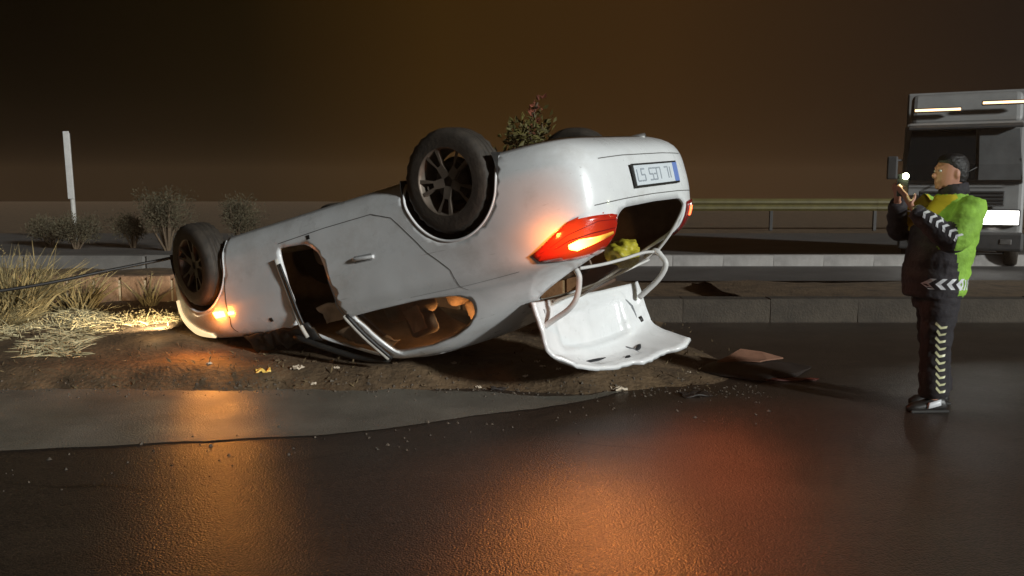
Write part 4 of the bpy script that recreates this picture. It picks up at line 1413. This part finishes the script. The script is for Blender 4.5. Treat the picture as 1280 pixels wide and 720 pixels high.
for p in jacket.data.polygons:
    c = p.center
    k = 0
    eln = Vector(EL_L)
    if c.y > .12 and c.z > 1.05 and c.x < .115 and c.z > 1.12:
        k = 1                                   # near sleeve down to the elbow
    if c.x < -.030 + .06 * smooth01(.85, 1.2, c.z) and c.z > .80:
        k = 1                                   # back and shoulders
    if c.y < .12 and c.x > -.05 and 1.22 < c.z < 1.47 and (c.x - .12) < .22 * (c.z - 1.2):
        k = 2                                   # yellow chest
    if c.z > 1.475:
        k = 0
    p.material_index = k
def bvh_of(o):
    me = o.data
    return BVHTree.FromPolygons([q.co for q in me.vertices], [tuple(p.vertices) for p in me.polygons])
jb = bvh_of(jacket)
tro = [c for c in officer.children if c.name.startswith("trousers")][0]
tb_ = bvh_of(tro)
def project_poly(name, bv_, pts3, dirv, m, off=.004):
    out = []
    for p in pts3:
        h = bv_.ray_cast(Vector(p) - Vector(dirv) * 1.0, Vector(dirv), 2.0)
        if h[0] is None:
            return None
        out.append(h[0] - Vector(dirv) * off)
    k = len(out) // 2
    fs = [(i, i + 1, k + i + 1, k + i) for i in range(k - 1)]
    return from_py(name, out, fs, m, officer, smooth=False)
def chevron(bv_, c, dirv, ux, uz, w, h, th, m):
    """a '<' with its point towards ux"""
    c, ux, uz = Vector(c), Vector(ux), Vector(uz)
    a = [c - ux * w * .5 + uz * h * .5, c - ux * w * .0 + uz * h * .25, c + ux * w * .5, c - uz * h * .25, c - ux * w * .5 - uz * h * .5]
    b = [p - ux * th for p in a]
    return project_poly("reflective_chevron", bv_, a + b, dirv, m)
# hem band: chevrons pointing forward on the dark front, backward on the green back
for k in range(4):
    chevron(jb, (.165 - k * .062, 0, .885), (0, -1, 0), (1, 0, 0), (0, 0, 1), .034, .072, .030, M_REFL)
for k in range(4):
    chevron(jb, (-.062 - k * .034, 0, .878), (0, -1, 0), (-1, 0, 0), (0, 0, 1), .022, .070, .016, M_REFL)
# down the near trouser leg
for k in range(10):
    z = .595 - k * .0485
    t = k / 9
    chevron(tb_, (.072 - .022 * t, 0, z), (0, -1, 0), (.35, 0, -.94), (.94, 0, .35), .020, .066, .017, M_REFLY)
# along the near forearm
for k in range(6):
    t = .12 + k * .145
    c = Vector(EL_L).lerp(Vector(WR_L), t)
    ax = (Vector(WR_L) - Vector(EL_L)); ax.y = 0; ax.normalize()
    chevron(jb, (c.x, 0, c.z + .012), (0, -1, 0), ax, Vector((-ax.z, 0, ax.x)), .016, .062, .015, M_REFL)
for k in range(2):
    chevron(jb, (.165 + .03 * k, 0, 1.325 + .035 * k), (0, -1, 0), (.5, 0, .86), (-.86, 0, .5), .018, .045, .015, M_REFL)

for wr, el in ((WR_L, EL_L), (WR_R, EL_R)):
    a_, b_ = Vector(wr), Vector(el)
    d_ = (b_ - a_).normalized()
    v, f = tube([a_ + d_ * .005, a_ + d_ * .025, a_ + d_ * .05], [.050, .055, .056], 14)
    from_py("cuff", v, f, M_NAVY, officer)
v, f = tube([(-.088, 0, 1.475), (-.086, 0, 1.51), (-.082, 0, 1.545)], [.098, .094, .090], 18)
from_py("collar", v, f, M_NAVY, officer)

# phone in the hands, a thing of its own
OM = Matrix.Translation(Vector((PX, PY, 0))) @ Matrix.Rotation(math.pi + .06, 4, 'Z')
phone = empty("phone", OM @ PH_C)
phone.rotation_euler = (0, 0, math.pi + .06 + .85)
tag(phone, "black phone with its white torch lit, held up in front of the face", "phone")
bm = bmesh.new(); add_box(bm, (0, 0, .01), (.010, .074, .150), None, .004, 2)
from_bm("phone_case", bm, M_PHONE, phone)
v, f = lathe([(0, .0), (.019, .0), (.020, -.004)], 16)
tl = from_py("torch_lens", [Vector((.0055 + .004 - p.y * -1 * 0, p.x, p.z)) for p in v], f, M_TORCH, phone)
tl.location = (0, .018, .070)
v, f = lathe([(0, .0), (.009, .0), (.010, -.004)], 12)
for zz in (.062, .036):
    c_ = from_py("camera_lens", [Vector((.0085, p.x, p.z)) for p in v], f, M_PHONE, phone)
    c_.location = (0, -.016, zz)

tpl = bpy.data.lights.new("phone_torch_light", 'POINT'); tpl.energy = 1.6; tpl.color = (.85, 1, .5); tpl.shadow_soft_size = .02
tpo = bpy.data.objects.new("phone_torch_light", tpl); COL.objects.link(tpo); tpo.parent = tl; tpo.location = (.03, 0, 0)

# ------------------------------------------------------------------ the truck on the far road
TR = empty("truck", (8.78, 17.3, 0), math.radians(-27))
tag(TR, "white truck with lit headlamp and roof lights stopped behind the officer", "truck")
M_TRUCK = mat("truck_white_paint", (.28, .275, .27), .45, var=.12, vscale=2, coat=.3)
M_TRGLASS = mat("truck_windscreen", (.012, .013, .014), .12, spec=.4)
M_TRGREY = mat("truck_grey_plastic", (.06, .058, .058), .6, var=.2)
M_LEDW = mat("white_headlamp_led", (1, 1, 1), .3, emit=(1.0, .98, .92), estr=7)
M_LEDA = mat("amber_roof_led", (1, .8, .5), .3, emit=(1.0, .62, .30), estr=3.2)
# local: front face at y=0 facing -y, x across, body behind (+y)
bm = bmesh.new()
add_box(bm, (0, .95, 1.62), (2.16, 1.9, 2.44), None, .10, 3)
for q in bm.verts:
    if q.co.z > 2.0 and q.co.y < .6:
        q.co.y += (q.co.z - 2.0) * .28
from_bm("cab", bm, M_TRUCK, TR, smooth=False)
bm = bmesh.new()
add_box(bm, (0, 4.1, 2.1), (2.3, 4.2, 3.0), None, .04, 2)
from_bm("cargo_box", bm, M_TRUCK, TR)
bm = bmesh.new()
add_box(bm, (0, .95, 3.13), (2.0, 1.1, .62), None, .12, 3)
for q in bm.verts:
    q.co.y += (q.co.z - 2.85) * .45
from_bm("roof_fairing", bm, M_TRUCK, TR)
# windscreen
v = [(-1.0, -.012, 1.70), (.22, -.012, 1.70), (.22, -.012, 2.0), (.20, .17, 2.68), (-.94, .17, 2.68), (-1.0, -.012, 2.0)]
v2_ = [(.28, -.012, 1.70), (1.0, -.012, 1.70), (1.0, -.012, 2.0), (.94, .17, 2.68), (.26, .17, 2.68), (.28, -.012, 2.0)]
ob = from_py("windscreen", v2_, [(0, 1, 2, 5), (5, 2, 3, 4)], mat("painted_glass_reflection", (.13, .13, .13), .35, var=.2, vscale=2), TR, smooth=False)  # pale grey colour imitates the reflection on this pane
ob["label"] = "right half of the windscreen with a pale reflection painted in"
md = ob.modifiers.new("s", 'SOLIDIFY'); md.thickness = .015
ob = from_py("windscreen", v, [(0, 1, 2, 5), (5, 2, 3, 4)], M_TRGLASS, TR, smooth=False)
md = ob.modifiers.new("s", 'SOLIDIFY'); md.thickness = .015
for sg in (-1, 1):
    box_obj("side_window", (sg * 1.083, .75, 1.95), (.012, .95, .62), M_TRGLASS, TR, bevel=.004)
    hl_ = box_obj("headlamp", (sg * .58, -.035, .98), (.90, .09, .32), M_TRGREY, TR, bevel=.03)
    box_obj("lamp_lens", (sg * .58, -.088, .98), (.84, .02, .26), M_LEDW if sg > 0 else M_LEDW, hl_, bevel=.008)
    mr = box_obj("side_mirror", (sg * 1.26, -.02, 1.95), (.20, .10, .46), M_TRGREY, TR, bevel=.03)
    v_, f_ = tube([(sg * 1.08, .1, 2.1), (sg * 1.24, 0, 2.1)], .02, 8)
    from_py("mirror_arm", v_, f_, M_TRGREY, mr)
    ml = box_obj("marker_light", (sg * .60 + .10, -.02 + .33, 3.14 + .05 * sg), (.86, .08, .09), M_TRGREY, TR, bevel=.01)
    box_obj("led_strip", (sg * .60 + .10, -.068 + .33, 3.14 + .05 * sg), (.82, .02, .045), M_LEDA, ml, bevel=.004)
    sl = bpy.data.lights.new("headlamp_beam", 'SPOT'); sl.energy = 40; sl.color = (1, .97, .9); sl.spot_size = math.radians(70); sl.spot_blend = .7; sl.shadow_soft_size = .12
    slo = bpy.data.objects.new("headlamp_beam", sl); COL.objects.link(slo); slo.parent = hl_; slo.location = (sg * .58, -.16, .98)
    slo.rotation_euler = (math.radians(84), 0, math.radians(0))
    for yy in (.75, 4.9):
        tv, tf = lathe([(.20, .12), (.44, .12), (.47, .08), (.47, -.08), (.44, -.12), (.20, -.12), (.20, .12)], 28)
        w_ = from_py("wheel", [Vector((p.y, p.x, p.z)) for p in tv], tf, M_RUBBER, TR)
        w_.location = (sg * .93, yy, .47)
        dv, df = lathe([(0, .06), (.20, .06), (.2, -.06), (0, -.06)], 20)
        from_py("rim", [Vector((p.y, p.x, p.z)) for p in dv], df, M_METAL, w_)
box_obj("grille", (0, -.02, 1.34), (1.5, .05, .30), M_TRGREY, TR, bevel=.02)
for k in range(4):
    box_obj("grille_bar", (0, -.05, 1.24 + k * .07), (1.46, .03, .03), M_BLACKPL, TR, bevel=.01)
box_obj("bumper", (0, -.03, .52), (2.2, .22, .36), M_TRGREY, TR, bevel=.05)
box_obj("number_plate", (0, -.145, .55), (.52, .012, .11), M_PLATEW, TR, bevel=.003)
for sg in (-1, 1):
    box_obj("fog_lamp", (sg * .80, -.142, .52), (.20, .02, .10), M_METAL, TR, bevel=.01)
    box_obj("step", (sg * 1.02, .75, .40), (.14, .5, .05), M_BLACKPL, TR, bevel=.01)
box_obj("bonnet_seam", (0, -.006, 1.64), (2.02, .012, .015), M_BLACKPL, TR, bevel=.002)
box_obj("sun_visor", (0, .10, 2.74), (2.0, .26, .05), M_TRGREY, TR, bevel=.015, rot=Euler((.25, 0, 0)))
box_obj("chassis", (0, 3.2, .52), (.9, 5.6, .22), M_BLACKPL, TR, bevel=.02)
v_, f_ = tube([(-.3, -.04, 1.62), (.25, -.03, 1.95)], .012, 6)
from_py("wiper", v_, f_, M_BLACKPL, TR)

# ------------------------------------------------------------------ cable, debris
pts = catmull([(-9.0, 5.6, .22), (-6.2, 6.6, .48), (-4.35, 7.35, .655), (-3.55, 7.75, .80), (-2.95, 8.05, .92)], 8)
v, f = tube(pts, .014, 8)
o = from_py("tow_cable", v, f, M_BLACKPL)
tag(o, "taut black tow cable running from the car's nose to the left", "cable")

def debris(name, loc, size, rz, m, seed, label, cat="debris", group=None):
    bm = bmesh.new()
    bmesh.ops.create_grid(bm, x_segments=9, y_segments=7, size=.5)
    for q in bm.verts:
        p = q.co.copy()
        r_ = 1 + .5 * noise.noise(Vector((math.atan2(p.y, p.x) * 1.3 + seed, seed, 0)))
        q.co = Vector((p.x * size[0] * r_, p.y * size[1] * r_, size[2] * (.55 + .9 * noise.noise(Vector((p.x * 3 + seed, p.y * 3, 1))))))
    ret = bmesh.ops.extrude_face_region(bm, geom=bm.faces[:])
    for e in ret["geom"]:
        if isinstance(e, bmesh.types.BMVert):
            e.co.z = max(0, e.co.z - size[2] * .5)
    ob = from_bm(name, bm, m, None, False)
    ob.location = loc
    ob.rotation_euler = (0, 0, rz)
    tag(ob, label, cat, group)
    return ob
M_DEB = mat("pale_broken_plastic", (.55, .45, .34), .5)
M_DEBD = mat("dark_torn_plastic", (.02, .014, .011), .55, var=.3)
dp = empty("torn_panel", (2.02, 7.25, 0))
tag(dp, "large dark torn plastic panel lying on the road between car and officer", "debris")
vv, ff = [], []
nu, nv_ = 26, 9
for i in range(nu):
    for j in range(nv_):
        s, t = i / (nu - 1), j / (nv_ - 1) * 2 - 1
        hw = .42 * math.sin(math.pi * s) ** .8 * (1 + .25 * noise.noise(Vector((s * 6, t, 1))))
        vv.append(Vector(((s - .5) * 1.02, t * hw + .14 * (s - .5), .012 + .055 * (1 - t * t) * math.sin(math.pi * s) * (.8 + .6 * noise.noise(Vector((s * 5, t * 2, 3)))))))
for i in range(nu - 1):
    for j in range(nv_ - 1):
        ff.append((i * nv_ + j, i * nv_ + j + 1, (i + 1) * nv_ + j + 1, (i + 1) * nv_ + j))
ob = from_py("panel_sheet", vv, ff, M_DEBD, dp)
md = ob.modifiers.new("s", 'SOLIDIFY'); md.thickness = .008
tv = [Vector((-.30, .02, .075)), Vector((-.08, .00, .09)), Vector((.05, -.02, .085)), Vector((.13, .05, .085)), Vector((.30, .16, .08)), Vector((.12, .17, .13)), Vector((-.06, .20, .15)), Vector((-.18, .10, .11))]
ob = from_py("pale_flap", tv, [tuple(range(8))], mat("brown_pink_plastic", (.22, .11, .07), .6, var=.2), dp, smooth=False)
md = ob.modifiers.new("s", 'SOLIDIFY'); md.thickness = .012
debris("plastic_shard", (1.36, 7.02, .004), (.17, .14, .035), .2, M_DEB, 4, "pale broken shard on the road between the tailgate and dark panel")
debris("plastic_strip", (2.22, 6.85, .004), (.36, .09, .02), .1, mat("dark_red_plastic", (.10, .02, .012), .5), 8, "thin dark red strip lying in front of the torn panel")
debris("plastic_shard", (.80, 6.52, .004), (.11, .10, .03), .5, M_DEB, 12, "small pale shard at the tip of the dusty shoulder")
debris("plastic_shard", (1.35, 6.35, .004), (.22, .12, .018), .3, M_DEBD, 17, "dark shard lying on the road in front of the tailgate")
debris("lamp_shard", (-1.93, 6.72, ground_h(-1.93, 6.72)), (.11, .07, .03), .3, mat("amber_shard", (.85, .55, .12), .4), 21, "bright amber shard on the soil below the side indicator")
debris("glass_shard", (-1.68, 6.78, ground_h(-1.68, 6.78)), (.10, .07, .03), 1.1, M_DEB, 27, "pale shard on the soil under the open front door")
debris("plastic_shard", (-.10, 6.55, ground_h(-.1, 6.55)), (.12, .05, .02), .1, M_DEBD, 31, "dark shard on the shoulder edge below the rear door")
ob = debris("flare_spot", (.98, 9.0, .01), (.20, .16, .10), .1, mat("violet_flare", (.22, .17, .55), .5), 35, "violet spot standing for a lens flare behind the hanging tailgate")  # solid violet lump added in place of a lens flare spot
rs = random.Random(5)
for k in range(26):
    x, y = rs.uniform(-2.4, .4), rs.uniform(6.5, 7.0)
    debris("glass_crumb", (x, y, ground_h(x, y)), (.04, .03, .015), rs.uniform(0, 3), M_DEB if rs.random() < .4 else M_SOIL, 40 + k, "small crumb of glass or earth scattered on the soil beneath the car", "debris", "crumbs scattered beneath the car")

# ------------------------------------------------------------------ haze added to imitate brown lens flare
HZ_D = 0.0011
bm = bmesh.new()
add_box(bm, (0, 37.5, 1.80), (264, 179, 5.8))
hz = from_bm("haze", bm, None, None)  # added in place of lens flare
hz["kind"] = "stuff"
tag(hz, "thin warm haze added to the night air in place of lens flare", "haze")
hm = bpy.data.materials.new("flare_haze"); hm.use_nodes = True
nt = hm.node_tree; nt.nodes.remove(nt.nodes["Principled BSDF"])
pv_ = nt.nodes.new("ShaderNodeVolumePrincipled")
pv_.inputs["Color"].default_value = (.92, .56, .32, 1)
pv_.inputs["Density"].default_value = HZ_D
nt.links.new(pv_.outputs[0], nt.nodes["Material Output"].inputs["Volume"])
hz.data.materials.append(hm)
